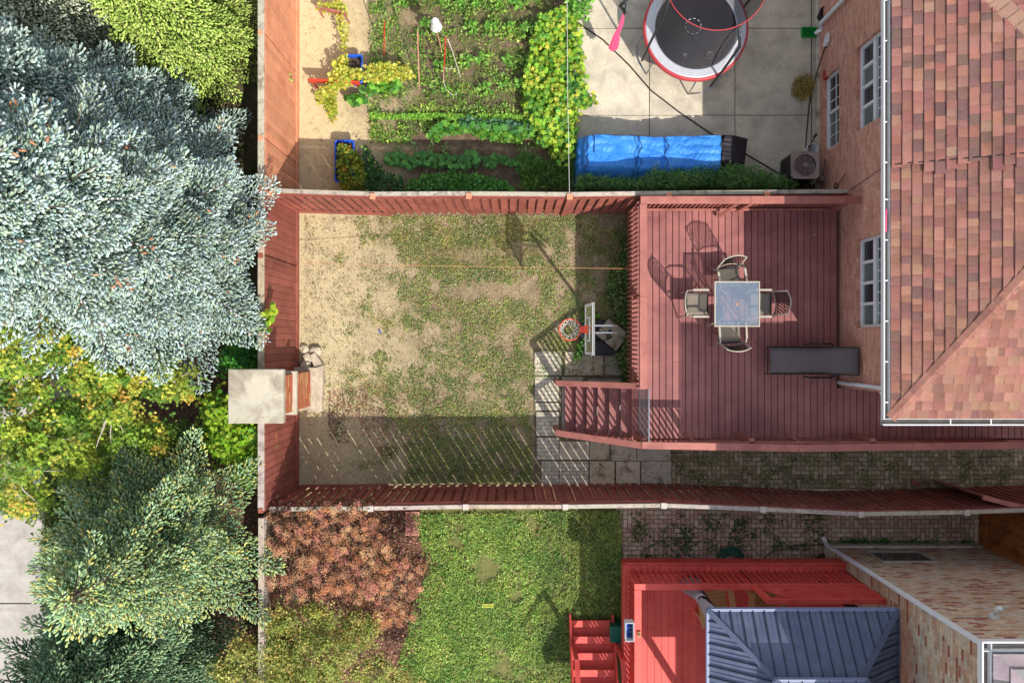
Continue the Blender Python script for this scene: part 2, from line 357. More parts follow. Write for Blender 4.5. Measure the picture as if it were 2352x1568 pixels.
brickmat('paving_yard', (0, 1), [(0, C(140,120,100)), (.5, C(168,146,122)), (1, C(200,178,152))], C(96,86,64), .21, .105, .010, moss=C(112,110,62), mossthr=(.50,.62), parquet=.42)
brickmat('paving_red', (0, 1), [(0, C(186,146,130)), (.5, C(208,166,150)), (1, C(222,190,172))], C(110,100,78), .21, .105, .010, moss=C(110,130,70), mossthr=(.58,.66), parquet=.63)
brickmat('slab_cut', (0, 1), [(0, C(196,186,164)), (1, C(214,204,184))], C(130,120,96), .17, .09, .006, .3)
# ================================================================ SETTING
def sheet(name, pts, z, mat, disp=True):
    poly = [D(x, y, z) for x, y in pts] if disp else [Vector((*p, z)) for p in pts]
    b = MB(); b.add(poly, [tuple(range(len(poly)))] ); o = b.build(name, mat)
    if o.data.polygons[0].normal.z < 0: o.data.flip_normals()
    return struct(o)
sheet('ground', [(-200,-200),(200,-200),(200,200),(-200,200)], -.02, 'strip_soil', False)
sheet('yard_soil', [(640,445),(1500,445),(2330,800),(2400,1175),(640,1175)], -.012, 'yard_ground')
sheet('garden_soil', [(640,-80),(1335,-80),(1335,455),(640,455)], -.012, 'garden_ground')
def blob(cx, cy, rx, ry, n=40, jit=.10, seed=0):
    r = []
    for k in range(n):
        a = 2*math.pi*k/n; j = 1+jit*2*noise.noise(Vector((math.cos(a)*2+seed, math.sin(a)*2, seed)))
        r.append((cx+rx*j*math.cos(a), cy+ry*j*math.sin(a)))
    return r
def wavy(pts, step=14, amp=6, seed=0):
    out = []
    for i in range(len(pts)):
        a = Vector(pts[i]); b = Vector(pts[(i+1) % len(pts)]); n = max(1, int((b-a).length/step))
        for k in range(n):
            q = a.lerp(b, k/n); out.append((q.x+amp*noise.noise(Vector((q.x*.03, q.y*.03, seed))), q.y+amp*noise.noise(Vector((q.x*.03, q.y*.03, seed+9)))))
    return out
sheet('neighbour_lawn_ground', wavy([(940,1165),(1440,1165),(1440,1640),(900,1640)], 14, 10), -.008, 'lawn_soil')
sheet('mulch_bed', wavy([(600,1165),(965,1165),(975,1400),(900,1640),(580,1640)], 14, 10), -.004, 'mulch')
sheet('mulch_strip', wavy([(190,800),(600,760),(600,1560),(500,1640),(190,1640)], 14, 25), -.01, 'mulch')
# sidewalk with joints
b = MB(); ys = [-260, 100, 330, 560, 795, 1040, 1158, 1388, 1600, 1800]
for i in range(len(ys)-1):
    p0 = D(-700, ys[i]+1.2, .1); p1 = D(96, ys[i+1]-1.2, .1); b.box((p0.x, p1.y, -.1), (p1.x, p0.y, .0+.02), 1-.06*(i % 2))
struct(b.build('sidewalk', 'sidewalk', bevel=.008))
# neighbour's concrete patio
sheet('patio_joint_bed', [(1308,-90),(1882,-90),(1882,424),(1308,424)], .0, 'joint')
b = MB(); xs = [1306, 1491, 1687, 1862]; ys = [-220, -40, 67, 266, 424]
for i in range(3):
    for j in range(4):
        if i == 0 and j == 3: pass
        p0 = D(xs[i]+.8, ys[j]+.8); p1 = D(xs[i+1]-.8, ys[j+1]-.8); b.box((p0.x, p1.y, .002), (p1.x, p0.y, .035), random.uniform(.93, 1.03))
p0 = D(1864, -220); p1 = D(1877, 424); b.box((p0.x, p1.y, .002), (p1.x, p0.y, .03), .8)
struct(b.build('concrete_patio', 'concrete', bevel=.004))
# slabs
sheet('slab_joint_bed', [(1224,802),(1500,802),(1560,1030),(1560,1118),(1228,1118)], -.002, 'joint')
def slabs(name, rects, mat, h=.03):
    b = MB()
    for x0, y0, x1, y1, c in rects:
        p0 = D(x0+.6, y0+.6); p1 = D(x1-.6, y1-.6); b.box((p0.x, p1.y, 0), (p1.x, p0.y, h+random.uniform(-.006, .006)), c)
    return struct(b.build(name, mat, bevel=.006))
slabs('paving_slabs', [(1297,807,1362,862,(1,.94,.86)),(1362,807,1386,862,(.9,.84,.76)),(1388,807,1452,862,.78),(1290,865,1340,1000,.8),(1350,870,1460,1010,.7),
  (1284,1012,1354,1055,(.98,.94,.9)),(1354,1010,1400,1055,(.9,.88,.8)),(1402,1020,1462,1058,(.88,.84,.8)),(1462,1020,1540,1058,.8),
  (1354,1058,1412,1114,(1.0,.9,.8)),(1414,1058,1470,1114,(.96,.9,.84)),(1472,1058,1542,1116,.82)], 'slab')
slabs('cut_slabs', [(1227,807,1290,862,1),(1228,864,1284,922,1),(1229,924,1284,943,1),(1231,945,1284,1000,1),(1232,1004,1284,1056,1),(1243,1058,1284,1113,1),(1284,1058,1352,1113,1)], 'slab_cut', .032)
# interlock paving
sheet('paving_side_yard', [(1540,1030),(2700,1030),(2700,1150),(1540,1136)], .004, 'paving_yard')
sheet('paving_neighbour', wavy([(1415,1160),(2700,1160),(2700,1255),(1900,1262),(1432,1560),(1425,1400),(1432,1290)], 20, 8, 3), .004, 'paving_red')
# edging course by the bottom fence
b = MB(); x = 1545
while x < 2140:
    p0 = D(x, 1118+ (x-1545)*.012); p1 = D(x+38, 1127+(x-1545)*.012); b.box((p0.x, p1.y, 0), (p1.x-.01, p0.y, .05), random.uniform(.8, 1.1)); x += 40
struct(b.build('edging_course', 'slab', bevel=.006))
# ================================================================ FENCES
def fence(name, label, path, h, out, board, rail_mat, back=None, posts=True, pitch=.21, bw=.14, solid_bays=(), kick_bays=(), post_mat=None, capw=.09, lattice=True, cap_side=1, post_off=.0, capcol=1.0, postz=.05, group=None, seed=0, capcubes=None, solidpitch=.15):
    """path: plan points, one per post; out: +1 if the far side lies to the left of the path direction"""
    rd = random.Random(seed); base = Vector((path[0][0], path[0][1], 0))
    T = thing(name, label, 'fence', base, group)
    for i in range(len(path)-1):
        a = Vector((*path[i][:2], 0)); c = Vector((*path[i+1][:2], 0)); d = (c-a); L = d.length; d.normalize(); n = Vector((-d.y, d.x, 0))*out
        up = Vector((0,0,1)); b = MB(); bay_solid = i in solid_bays
        top = h-.17 if lattice else h-.03; lo = .16 if i in kick_bays else .04
        x = .05
        if bay_solid:
            while x < L-.02:
                ww = min(solidpitch-.008, L-x); g = rd.uniform(-.004, .004); k = rd.uniform(.86, 1.08)
                b.add(_brd(a, d, n, up, x, ww, .0+g, .02, lo, top), BOXF, k); x += solidpitch
        else:
            while x < L-.02:
                ww = min(bw, L-x); k = rd.uniform(.86, 1.08); z0 = lo+rd.uniform(-.02, .01)
                b.add(_brd(a, d, n, up, x+rd.uniform(-.006,.006), ww, 0, .02, z0, top), BOXF, k)
                x2 = x+pitch*.5+.013; ww = .095
                if x2+ww < L: b.add(_brd(a, d, n, up, x2, ww, .055, .02, z0, top), BOXF, rd.uniform(.7, .9))
                x += pitch
        b.build('board_panel', board, T, bevel=.003)
        def one(nm, off, th, z0, z1, k):
            r = MB(); r.add(_brd(a, d, n, up, 0, L, off, th, z0, z1), BOXF, k); r.build(nm, rail_mat, T, bevel=.003)
        one('rail', .021, .033, .32, .41, .9); one('rail', .021, .033, top-.1, top-.012, .92)
        if lattice: one('rail', .012, .045, h-.05, h-.004, .98)
        if i in kick_bays: one('kickboard', -.03, .04, .0, .15, 1)
        if lattice:
            lt = MB(); x = 0
            while x < L-.02:
                for sg in (0, .12):
                    p = a+d*(x+sg)+n*.03+up*(top+.002); q = a+d*(x+.12-sg)+n*(.038 if sg else .03)+up*(h-.05)
                    lt.bar(p, q, .008, .022, n)
                x += .06
            lt.build('lattice', rail_mat, T)
        cp = MB(); s0 = .012 if lattice else -.015
        cp.add(_brd(a, d, n, up, .0, L-.004, s0+.02, capw, h, h+.035), BOXF, tuple(rd.uniform(.94,1.06)*q for q in ((capcol,)*3 if not isinstance(capcol, tuple) else capcol)))
        cp.build('cap_rail', 'grey_wood', T, bevel=.004)
        if posts:
            pt = MB(); pw = .1
            pt.add(_brd(a, d, n, up, -pw/2, pw, post_off-.035, .1, 0, h+postz), BOXF, 1); po = pt.build('post', post_mat or board, T, bevel=.004)
            if capcubes:
                cc = MB(); cc.add(_brd(a, d, n, up, -pw/2-.01, .12, post_off-.045, .12, h+postz, h+postz+.02), BOXF, 1); o = cc.build('post_cap', capcubes, None, bevel=.004); o.parent = po
    return T
BOXF = [(0,3,2,1),(4,5,6,7),(0,1,5,4),(1,2,6,5),(2,3,7,6),(3,0,4,7)]
def _brd(a, d, n, up, x, wd, off, th, z0, z1):
    p = a+d*x+n*off; q = p+d*wd
    v = [p+up*z0, q+up*z0, q+n*th+up*z0, p+n*th+up*z0, p+up*z1, q+up*z1, q+n*th+up*z1, p+n*th+up*z1]
    if d.cross(n).z < 0: v = [v[1], v[0], v[3], v[2], v[5], v[4], v[7], v[6]]
    return v
XF = -5.06
# road-side fence, faces seen from the yard; runs along X = XF
def ypts(*ds): return [(XF, q) for q in ds]
fence('board_fence', 'orange stained solid board fence at the back of the vegetable garden', ypts(3.12, 4.15, 6.3, 8.5, 10.5), 2.08, 1, 'fence_orange', 'fence_orange', solid_bays=(0,1,2,3), kick_bays=(0,1,2,3), lattice=False, capw=.13, post_mat='fence_orange', post_off=.06, seed=1)
fence('board_fence', 'dark red solid board fence behind the bare yard, between spruce and brick pillar', ypts(-.62, 1.75, 3.04), 2.08, 1, 'fence_red', 'fence_red', solid_bays=(0,1), kick_bays=(0,1), lattice=False, capw=.13, post_mat='fence_red', post_off=.06, seed=2, capcol=(1,.9,.8))
fence('board_fence', 'dark red solid board fence between the brick pillar and the copper shrub', ypts(-3.45, -1.60), 2.08, 1, 'fence_red', 'fence_red', solid_bays=(0,), kick_bays=(0,), lattice=False, capw=.13, post_mat='fence_red', post_off=.06, seed=3)
fence('board_fence', 'weathered grey board fence beside the copper smoke bush, seen from above', ypts(-8.6, -6.2, -3.60), 2.08, 1, 'grey_wood', 'grey_wood', solid_bays=(0,1,2), lattice=False, capw=.12, post_mat='grey_wood', post_off=.06, seed=4)
# top side fence: points measured at the cap height
HT = 1.84
def dp(x, y, z): p = D(x, y, z); return (p.x, p.y)
tp = [(622,446),(857,454),(1077,453),(1308,455),(1535,452),(1760,450),(1948,448)]
fence('side_fence', 'red board fence between the bare yard and the vegetable garden, grey cap rail', [dp(x, y, HT) for x, y in tp], HT, 1, 'fence_red', 'fence_red', kick_bays=(0,), post_mat='fence_red', capw=.085, postz=.05, post_off=.0, capcubes='fence_orange', seed=5, pitch=.2)
bp = [(628,1160),(852,1158),(1070,1154),(1298,1154),(1524,1151),(1751,1160),(1975,1171),(2217,1167),(2460,1158),(2700,1156)]
fence('side_fence', 'dark red board fence with white post caps along the side yard paving', [dp(x, y, HT) for x, y in bp], HT, -1, 'fence_red', 'fence_red', kick_bays=(0,), post_mat='fence_red', capw=.085, postz=.05, post_off=.06, seed=6, pitch=.205, capcubes='post_cap')
# ---- brick pillar
T = thing('brick_pillar', 'square red brick pillar with broad concrete cap on the back fence line', 'pillar', (-5.06, -1.1, 0))
b = MB(); b.box((-5.47,-1.50,.22),(-4.70,-.70,2.44)); b.build('brick_shaft', 'brick_pillar_e', T)
b = MB(); b.box((-5.54,-1.57,1.36),(-4.62,-.63,1.46)); b.build('ledge', 'cap_stone', T, bevel=.01)
b = MB(); b.box((-5.53,-1.56,2.34),(-4.63,-.64,2.44)); b.box((-5.60,-1.615,2.44),(-4.51,-.545,2.58)); b.build('cap', 'cap_stone', T, bevel=.012)
b = MB(); b.box((-5.6,-1.6,0),(-4.62,-.60,.22)); b.prism([D(715,846,.2), D(741,838,.2), D(738,945,.2), D(705,946,.2)], 0, .2, 1.05); b.prism([D(711,815,.15), D(722,808,.15), D(742,838,.15), D(738,850,.15), D(722,846,.15)], 0, .16); b.build('concrete_footing', 'stone_white', T, bevel=.015)
# rocks
rocks = thing('garden_rock', 'white angular rock, northernmost in the small pile by the pillar', 'rock', D(697,800))
def rock(r, seed, flat=.6):
    bm = bmesh.new(); bmesh.ops.create_icosphere(bm, subdivisions=2, radius=r)
    for v in bm.verts:
        q = noise.noise(v.co*6/r*.12+Vector((seed*7.3, 0, 0)))
        v.co *= 1+.7*q; v.co.z *= flat
    b = MB(); b.add([v.co.copy() for v in bm.verts], [tuple(v.index for v in f.verts) for f in bm.faces]); bm.free(); return b
bpy.data.objects.remove(rocks)
for i, (x, y, r, l) in enumerate([(700,802,.10,'pale angular rock nearest the fence in the pile beside the pillar'),(725,806,.13,'wide cream rock at the right of the pile beside the pillar'),(707,822,.12,'pinkish white rock in the middle of the pile beside the pillar'),(705,842,.14,'flat brown rock lying against the pillar footing')]):
    o = rock(r, i+1).build('garden_rock', 'stone_white'); o.location = D(x, y, .05); o.rotation_euler = (0,0,i*1.3); tag(o, l, 'rock', 'rocks piled by the brick pillar')
# ================================================================ MAIN DECK
DZ = 1.12; RZ = 2.02
XL, XW, YT, YB = 2.66, 7.22, 2.93, -2.16
T = thing('wooden_deck', 'raised dusty red wooden deck with railings and stairs behind the brick house', 'deck', (XL, YT, 0))
b = MB(); x = XL; k = 0
while x < 11.5:
    yb = YB+.04; yt = YT-.02 if x < XW-.02 else -1.02
    ww = .131; col = random.uniform(.9, 1.08)
    if x < XW-.1:
        seam = .12 if k % 3 else 1.55
        seams = [(.2+1.35*((k*7) % 3)*.5)]
        sy = [-.45, .95, 1.6][k % 3] if x < XW-.2 else -5
        b.box((x, yb, DZ-.035), (x+ww, sy-.0015, DZ), col); b.box((x, sy+.0015, DZ-.035), (x+ww, yt, DZ), random.uniform(.92, 1.06))
    else: b.box((x, yb, DZ-.035), (x+ww, -1.02, DZ), col)
    x += .1445; k += 1
b.build('deck_boards', 'deck_wood', T, bevel=.004)
b = MB(); b.box((XL-.03, YB, .8), (XL, YT, DZ-.004)); b.box((XL, YT-.01, .8), (XW, YT+.03, DZ-.004)); b.box((XL, YB-.03, .8), (11.5, YB, DZ-.004))
for y in np.arange(YB+.3, YT, .6): b.box((XL+.01, y, .86), (XW-.1 if y > -1 else 11.4, y+.05, DZ-.04), .5)
b.build('frame', 'red_wood', T, bevel=.003)
b = MB()
for x, y in [(XL+.03,YT-.1),(XL+.03,.9),(XL+.03,-.9),(XL+.03,YB+.06),(4.9,YT-.1),(6.9,YT-.1),(4.9,YB+.06),(7.4,YB+.06)]: b = MB(); b.box((x, y, 0), (x+.1, y+.1, RZ-.04), .9); b.build('post', 'red_wood', T, bevel=.003)
def rail(T, a, c, wd=.155, name='handrail', mat='red_wood'):
    b = MB(); n = max(1, round((Vector(c)-Vector(a)).length/2.5)); 
    for i in range(n):
        p = Vector(a).lerp(Vector(c), i/n); q = Vector(a).lerp(Vector(c), (i+1)/n); dd = (q-p).normalized()*.002
        b.bar(p+dd, q-dd, wd, .038, (0,0,1), random.uniform(.97, 1.06))
    return b.build(name, mat, T, bevel=.006)
rail(T, (XL-.02, YT-.02, RZ), (7.18, YT-.02, RZ+.0)); rail(T, (XL+.04, YT-.1, RZ+.001), (XL+.04, -.98, RZ+.001))
rail(T, (2.67, -2.13, RZ), (5.9, -2.19, RZ), .15); rail(T, (5.9, -2.19, RZ), (10.6, -2.13, RZ), .15)
def pickets(T, a, c, z0, z1, pitch=.1, w_=.035, mat='red_wood', name='pickets', off=None, colr=(.85,1.0)):
    a = Vector(a); c = Vector(c); L = (c-a).length; d = (c-a)/L; n = int(L/pitch); b = MB()
    for i in range(n+1):
        p = a+d*(i*pitch+.02); b.bar((p.x, p.y, z0+ (a.z*0)), (p.x, p.y, z1), w_, w_, d, random.uniform(*colr))
    return b.build(name, mat, T, bevel=.002)
pickets(T, (XL-.06, YT-.05, 0), (XL-.06, -.97, 0), .75, RZ-.02, .098, .038)
pickets(T, (XL, YT+.0, 0), (7.15, YT+.0, 0), DZ-.05, RZ-.02, .098, .036)
pickets(T, (XL+.02, YB+.03, 0), (10.5, YB+.03, 0), DZ-.05, RZ-.02, .11, .036)
b = MB(); b.box((XL, YT-.08, RZ-.12), (7.17, YT-.04, RZ-.04)); b.box((XL, YT-.08, DZ+.05), (7.17, YT-.04, DZ+.13)); b.box((XL, YB+.06, RZ-.12), (10.5, YB+.09, RZ-.04)); b.box((XL-.03, -.97, RZ-.1), (XL, YT-.1, RZ-.03))
b.bar((4.72, YT-.02, RZ-.05), (4.5, YT-.22, 1.2), .06, .06); b.bar((3.9, YB, RZ-.1), (3.75, YB+.16, 1.2), .05, .05); b.bar((6.1, YB, RZ-.1), (5.95, YB+.16, 1.2), .05, .05)
b.build('railing_frame', 'red_wood', T, bevel=.003)
# skirt lattice boards below the deck on the stair side (kept open, dark)
# stairs
ST = MB()
for i in range(6):
    z = .16*(i+1); x = 1.24+.2345*i
    ST.box((x, -2.10, z-.035), (x+.115, -1.03, z), random.uniform(.94, 1.05)); ST.box((x+.12, -2.10, z-.035), (x+.236, -1.03, z), random.uniform(.94, 1.05))
ST.build('stair_treads', 'deck_wood', T, bevel=.004)
b = MB()
for y in (-1.0, -2.14): b.bar((1.15, y, .05), (2.62, y, 1.03), .04, .24)
b.build('stringers', 'red_wood', T)
b = MB(); b.bar((.97, -.92, .98), (2.72, -.92, RZ-.005), .125, .038); b.build('stair_handrail', 'red_wood', T, bevel=.004); b = MB(); b.bar((.97, -2.02, .98), (2.70, -2.14, RZ-.005), .135, .038)
b.build('stair_handrail', 'red_wood', T, bevel=.004)
for y in (-.92, -2.02): b = MB(); b.bar((1.02, y, .0), (1.02, y, .98), .09, .09); b.build('stair_post', 'red_wood', T, bevel=.004)
for sg in (0, 1):
    b = MB()
    for i in range(12): x = 1.12+i*.125; zt = .98+(x-.97)*.6; y = (-.93, -2.04-.06*(x-.97)/1.7)[sg]; b.bar((x, y, max(.08, zt-.95)), (x, y, zt), .034, .034)
    b.build('stair_pickets', 'red_wood', T)
T2 = thing('mesh_gate', 'dark mesh screen gate standing across the top of the deck stairs', 'gate', (2.82, -1.5, DZ))
b = MB(); b.quad((2.80,-2.05,DZ+.02),(2.80,-.99,DZ+.02),(2.81,-.99,RZ+.02),(2.81,-2.05,RZ+.02)); b.build('screen', 'gate_mesh', T2)
b = MB(); b.tube([(2.81,-2.05,RZ+.03),(2.81,-.99,RZ+.03)], .014, 6); b.tube([(2.80,-2.05,DZ+.02),(2.80,-.99,DZ+.02)], .01, 6); b.tube([(2.8,-2.05,DZ),(2.81,-2.05,RZ+.03)], .012, 6); b.tube([(2.8,-.99,DZ),(2.81,-.99,RZ+.03)], .012, 6)
for k in range(1, 12): 
    y = -.99-k*.088; b.tube([(2.8,y,DZ+.02),(2.81,y,RZ+.03)], .003, 4)
for k in range(1, 10): b.tube([(2.8,-2.05,DZ+.09*k),(2.8,-.99,DZ+.09*k)], .003, 4)
b.build('gate_frame', 'chrome', T2)
# ---- patio furniture
tz = DZ
T = thing('patio_table', 'square glass topped patio table with pale metal legs on the red deck', 'table', (4.666, .776, DZ))
cx, cy, hh, zt = 4.666, .776, .47, DZ+.8
b = MB(); b.box((cx-hh+.025, cy-hh+.025, zt-.012), (cx+hh-.025, cy+hh-.025, zt-.004)); b.build('glass_top', 'table_glass', T)
b = MB()
for s in (-1, 1): b.bar((cx-hh, cy+s*(hh-.012), zt-.008), (cx+hh, cy+s*(hh-.012), zt-.008), .028, .03); b.bar((cx+s*(hh-.012), cy-hh, zt-.0085), (cx+s*(hh-.012), cy+hh, zt-.0085), .028, .03)
b.build('rim', 'beige_metal', T, bevel=.004)
for sx in (-1, 1):
    for sy in (-1, 1):
        b = MB(); b.tube([(cx+sx*.44, cy+sy*.44, tz), (cx+sx*.40, cy+sy*.40, tz+.4), (cx+sx*.36, cy+sy*.36, tz+.7), (cx+sx*.2, cy+sy*.2, tz+.765)], .017, 8); b.build('leg', 'beige_metal', T, smooth=True)
b = MB(); b.lathe((cx, cy, zt), [(.0,.006),(.02,.006),(.024,0)], 16); b.build('umbrella_hole_plug', 'cardboard', T)
def make_chair(label):
    T = thing('patio_chair', label, 'chair', (0,0,0), 'patio chairs around the glass table')
    # faces +Y; seat centre at origin
    for s in (-1, 1):
        b = MB(); b.tube([(s*.27,.26,0),(s*.27,.24,.35),(s*.275,.2,.62),(s*.28,.1,.655),(s*.28,-.1,.65),(s*.27,-.22,.62)], .015, 8); b.tube([(s*.27,-.3,0),(s*.25,-.2,.4),(s*.25,-.27,.7),(s*.235,-.34,.98)], .015, 8)
        b.build('arm_and_leg', 'beige_metal', T, smooth=True)
        b = MB(); b.box((s*.28-.022,-.14,.655),(s*.28+.022,.2,.672)); b.build('armrest', 'beige_metal', T, bevel=.006)
    b = MB(); n = 8
    g = [[(x, y, .42-.03*math.cos(x*5.5)+.02*(y/.24)**2) for x in np.linspace(-.23, .23, n)] for y in np.linspace(-.22, .24, n)]
    vs = [p for r in g for p in r]; fs = [(i*n+j, i*n+j+1, (i+1)*n+j+1, (i+1)*n+j) for i in range(n-1) for j in range(n-1)]; b.add(vs, fs)
    b.build('seat', 'sling', T, smooth=True, solid=.012)
    b = MB(); b.tube([(-.25,.24,.42),(.25,.24,.42)], .012, 6); b.tube([(-.25,-.22,.42),(.25,-.22,.42)], .012, 6); b.tube([(-.26,.0,.2),(.26,.0,.2)], .008, 6); b.build('seat_frame', 'black_metal', T)
    def bk(u, v):  # u -1..1 across, v 0..1 up
        return Vector((u*.235, -.235-.11*v-.05*(1-u*u), .5+.44*v+.06*(1-u*u)*v))
    b = MB(); b.tube([bk(-1+2*i/10, 1) for i in range(11)], .013, 8); b.tube([bk(-1+2*i/10, 0) for i in range(11)], .011, 8); b.build('back_rails', 'beige_metal', T, smooth=True)
    b = MB()
    for k in range(-4, 9):
        for sgn in (1, -1):
            pts = []
            for j in range(9):
                v = j/8; u = -1+.25*k+ v*.9
                if -1 <= u <= 1: pts.append(bk(sgn*u, v))
            if len(pts) > 1: b.tube(pts, .0095, 4)
    b.build('lattice_back', 'black_metal', T)
    return T
ch = make_chair('patio chair left of the glass table, facing it, beige sling seat')
ch.location = (3.93, .80, DZ); ch.rotation_euler = (0,0,-math.pi/2)
dup(ch, (5.30, .80, DZ), math.pi/2, 1, 'patio chair on the house side of the glass table, black lattice back showing')
dup(ch, (4.62, 1.36, DZ), math.pi+.15, 1, 'patio chair on the garden side of the glass table, turned slightly askew')
dup(ch, (4.63, .19, DZ), .06, 1, 'patio chair on the near railing side of the glass table, in shade')
# lounger
T = thing('sun_lounger', 'charcoal mesh sun lounger standing against the brick house wall', 'sun lounger', (6.2, -.4, DZ))
pr_ = [(5.52,1.50),(6.0,1.495),(6.62,1.50),(6.85,1.72),(7.12,2.02)]
b = MB(); vs = []; ny = 5
for x, z in pr_:
    for j in range(ny): u = -1+2*j/(ny-1); vs.append((x, -.405+u*.27, z-.02*(1-u*u)))
b.add(vs, [(i*ny+j, (i+1)*ny+j, (i+1)*ny+j+1, i*ny+j+1) for i in range(len(pr_)-1) for j in range(ny-1)]); b.build('sling', 'lounge_fabric', T, smooth=True, solid=.012)
b = MB()
for s in (-1, 1):
    y = -.405+s*.285; b.tube([(5.42,y,1.5),(5.52,y,1.505),(6.62,y,1.505),(6.85,y,1.72),(7.13,y,2.03)], .013, 6)
    b.tube([(6.2,y+s*.05,1.6),(6.3,y+s*.07,1.66),(6.75,y+s*.07,1.66),(6.85,y+s*.04,1.55)], .02, 6)
b.tube([(7.13,-.69,2.03),(7.13,-.12,2.03)], .013, 6); b.tube([(5.46,-.69,1.5),(5.46,-.12,1.5)], .012, 6); b.build('frame', 'black_metal', T)
for s in (-1, 1):
    for x in (5.7, 6.75): q = MB(); q.tube([(x,-.405+s*.28,DZ),(x+.03,-.405+s*.28,1.5)], .013, 6); q.build('leg', 'black_metal', T)
# ================================================================ BASKETBALL HOOP
T = thing('basketball_hoop', 'portable basketball hoop with orange rim standing beside the deck', 'basketball hoop', (2.1, .1, 0))
b = MB()
def board_x(z): return 1.47+.07*(z-2.25)
def bq(y0, y1, z0, z1, mb, off=0, th=.02, c=1.0):
    mb.add([(board_x(z0)+off,y0,z0),(board_x(z0)+off,y1,z0),(board_x(z0)+off+th,y1,z0),(board_x(z0)+off+th,y0,z0),(board_x(z1)+off,y0,z1),(board_x(z1)+off,y1,z1),(board_x(z1)+off+th,y1,z1),(board_x(z1)+off+th,y0,z1)], BOXF, c)
y0, y1, z0, z1 = -.26, .74, 2.25, 3.08
bq(y0+.04, y1-.04, z0+.06, z1-.06, b, .005, .01); b.build('backboard', 'board_panel', T)
b = MB()
for (a, c, e, f) in ((y0,y1,z0,z0+.07),(y0,y1,z1-.07,z1),(y0,y0+.05,z0+.07,z1-.07),(y1-.05,y1,z0+.07,z1-.07),(.0,.03,z0+.07,z1-.35),(.45,.48,z0+.07,z1-.35),(.03,.45,z1-.38,z1-.35)): bq(a, c, e, f, b, 0, .016)
b.build('board_frame', 'white_paint', T)
b = MB(); bq(y0-.01, y1+.01, z1, z1+.02, b, .018, .02); b.box((1.5,y0-.01,z0),(1.52,y0+.01,z1)); b.build('board_edge', 'gutter_grey', T)
rz = 2.5; rc = Vector((1.15, .235, rz)); rr = .212
b = MB(); b.tube([rc+Vector((rr*math.cos(a), rr*math.sin(a), 0)) for a in np.linspace(0, 2*math.pi, 33)], .010, 8); 
b.add([(rc.x+rr-.02, .19,rz-.03),(1.50,.14,rz-.05),(1.50,.33,rz-.05),(rc.x+rr-.02,.28,rz-.03),(rc.x+rr-.02,.19,rz+.005),(1.50,.14,rz+.012),(1.50,.33,rz+.012),(rc.x+rr-.02,.28,rz+.005)], BOXF)
b.build('rim', 'orange_paint', T, smooth=False)
b = MB(); nn = 12
lv = [(.205,0),(.165,-.13),(.125,-.26),(.105,-.38)]
for k in range(nn):
    for i in range(3):
        for s in (-.5, .5):
            a = 2*math.pi*(k+.5*i)/nn; a2 = 2*math.pi*(k+.5*i+s)/nn
            b.tube([rc+Vector((lv[i][0]*math.cos(a), lv[i][0]*math.sin(a), lv[i][1])), rc+Vector((lv[i+1][0]*math.cos(a2), lv[i+1][0]*math.sin(a2), lv[i+1][1]))], .006, 4, cap=False)
b.build('net', 'net_white', T)
b = MB(); b.tube([(2.25,.1,.1),(1.98,.14,2.2),(1.92,.2,2.7)], .04, 10); b.build('pole', 'black_metal', T, smooth=True)
b = MB()
for y in (.17, .31):
    b.bar((1.98,y,2.35),(1.53,y,2.4),.02,.035); b.bar((1.95,y,2.72),(1.56,y,2.85),.02,.035)
b.bar((2.1,.17,2.3),(1.9,.17,2.75),.02,.03); b.bar((2.1,.31,2.3),(1.9,.31,2.75),.02,.03); b.build('lift_arms', 'chrome', T)
b = MB(); b.prism([(1.60,-.27),(1.60,.42),(1.72,.5),(2.35,.5),(2.5,.35),(2.5,-.2),(2.35,-.33),(1.72,-.33)], 0, .16); b.bar((1.62,.3,.18),(2.4,-.2,.18),.03,.03,col=.6); b.bar((1.62,-.2,.18),(2.4,.3,.18),.03,.03,col=.6)
b.bar((1.9,-.1,.14),(2.2,.1,1.1),.03,.03); b.bar((1.9,.3,.14),(2.2,.1,1.1),.03,.03); b.build('base', 'black_plastic', T, bevel=.03)
b = MB(); b.prism([D(1369,767,.3), D(1399,731,.3), D(1446,767,.3), D(1416,806,.3)], .19, .25, (.68,.64,.6)); o = b.build('paving_slab', 'slab', bevel=.006); tag(o, 'loose grey paving slab weighing down the hoop base', 'paving slab')
# ================================================================ HOUSES
def wallx(T, X, y0, y1, z0, z1, opens, mat, th=.25, sgn=1):
    "wall in plane X, facing -X*sgn; opens = (ya,yb,za,zb)"
    ys = sorted({y0, y1, *[o[0] for o in opens], *[o[1] for o in opens]}); zs = sorted({z0, z1, *[o[2] for o in opens], *[o[3] for o in opens]})
    b = MB()
    def solid(i, j):
        if i < 0 or j < 0 or i >= len(ys)-1 or j >= len(zs)-1: return False
        cy, cz = (ys[i]+ys[i+1])/2, (zs[j]+zs[j+1])/2
        return not any(o[0] < cy < o[1] and o[2] < cz < o[3] for o in opens)
    X2 = X+th*sgn
    for i in range(len(ys)-1):
        for j in range(len(zs)-1):
            if not solid(i, j): continue
            a, c, e, f = ys[i], ys[i+1], zs[j], zs[j+1]
            b.quad((X,a,e),(X,a,f),(X,c,f),(X,c,e)); b.quad((X2,a,e),(X2,c,e),(X2,c,f),(X2,a,f))
            if not solid(i-1, j): b.quad((X,a,e),(X2,a,e),(X2,a,f),(X,a,f))
            if not solid(i+1, j): b.quad((X,c,e),(X,c,f),(X2,c,f),(X2,c,e))
            if not solid(i, j-1): b.quad((X,a,e),(X,c,e),(X2,c,e),(X2,a,e))
            if not solid(i, j+1): b.quad((X,a,f),(X2,a,f),(X2,c,f),(X,c,f))
    return b.build('wall', mat, T)
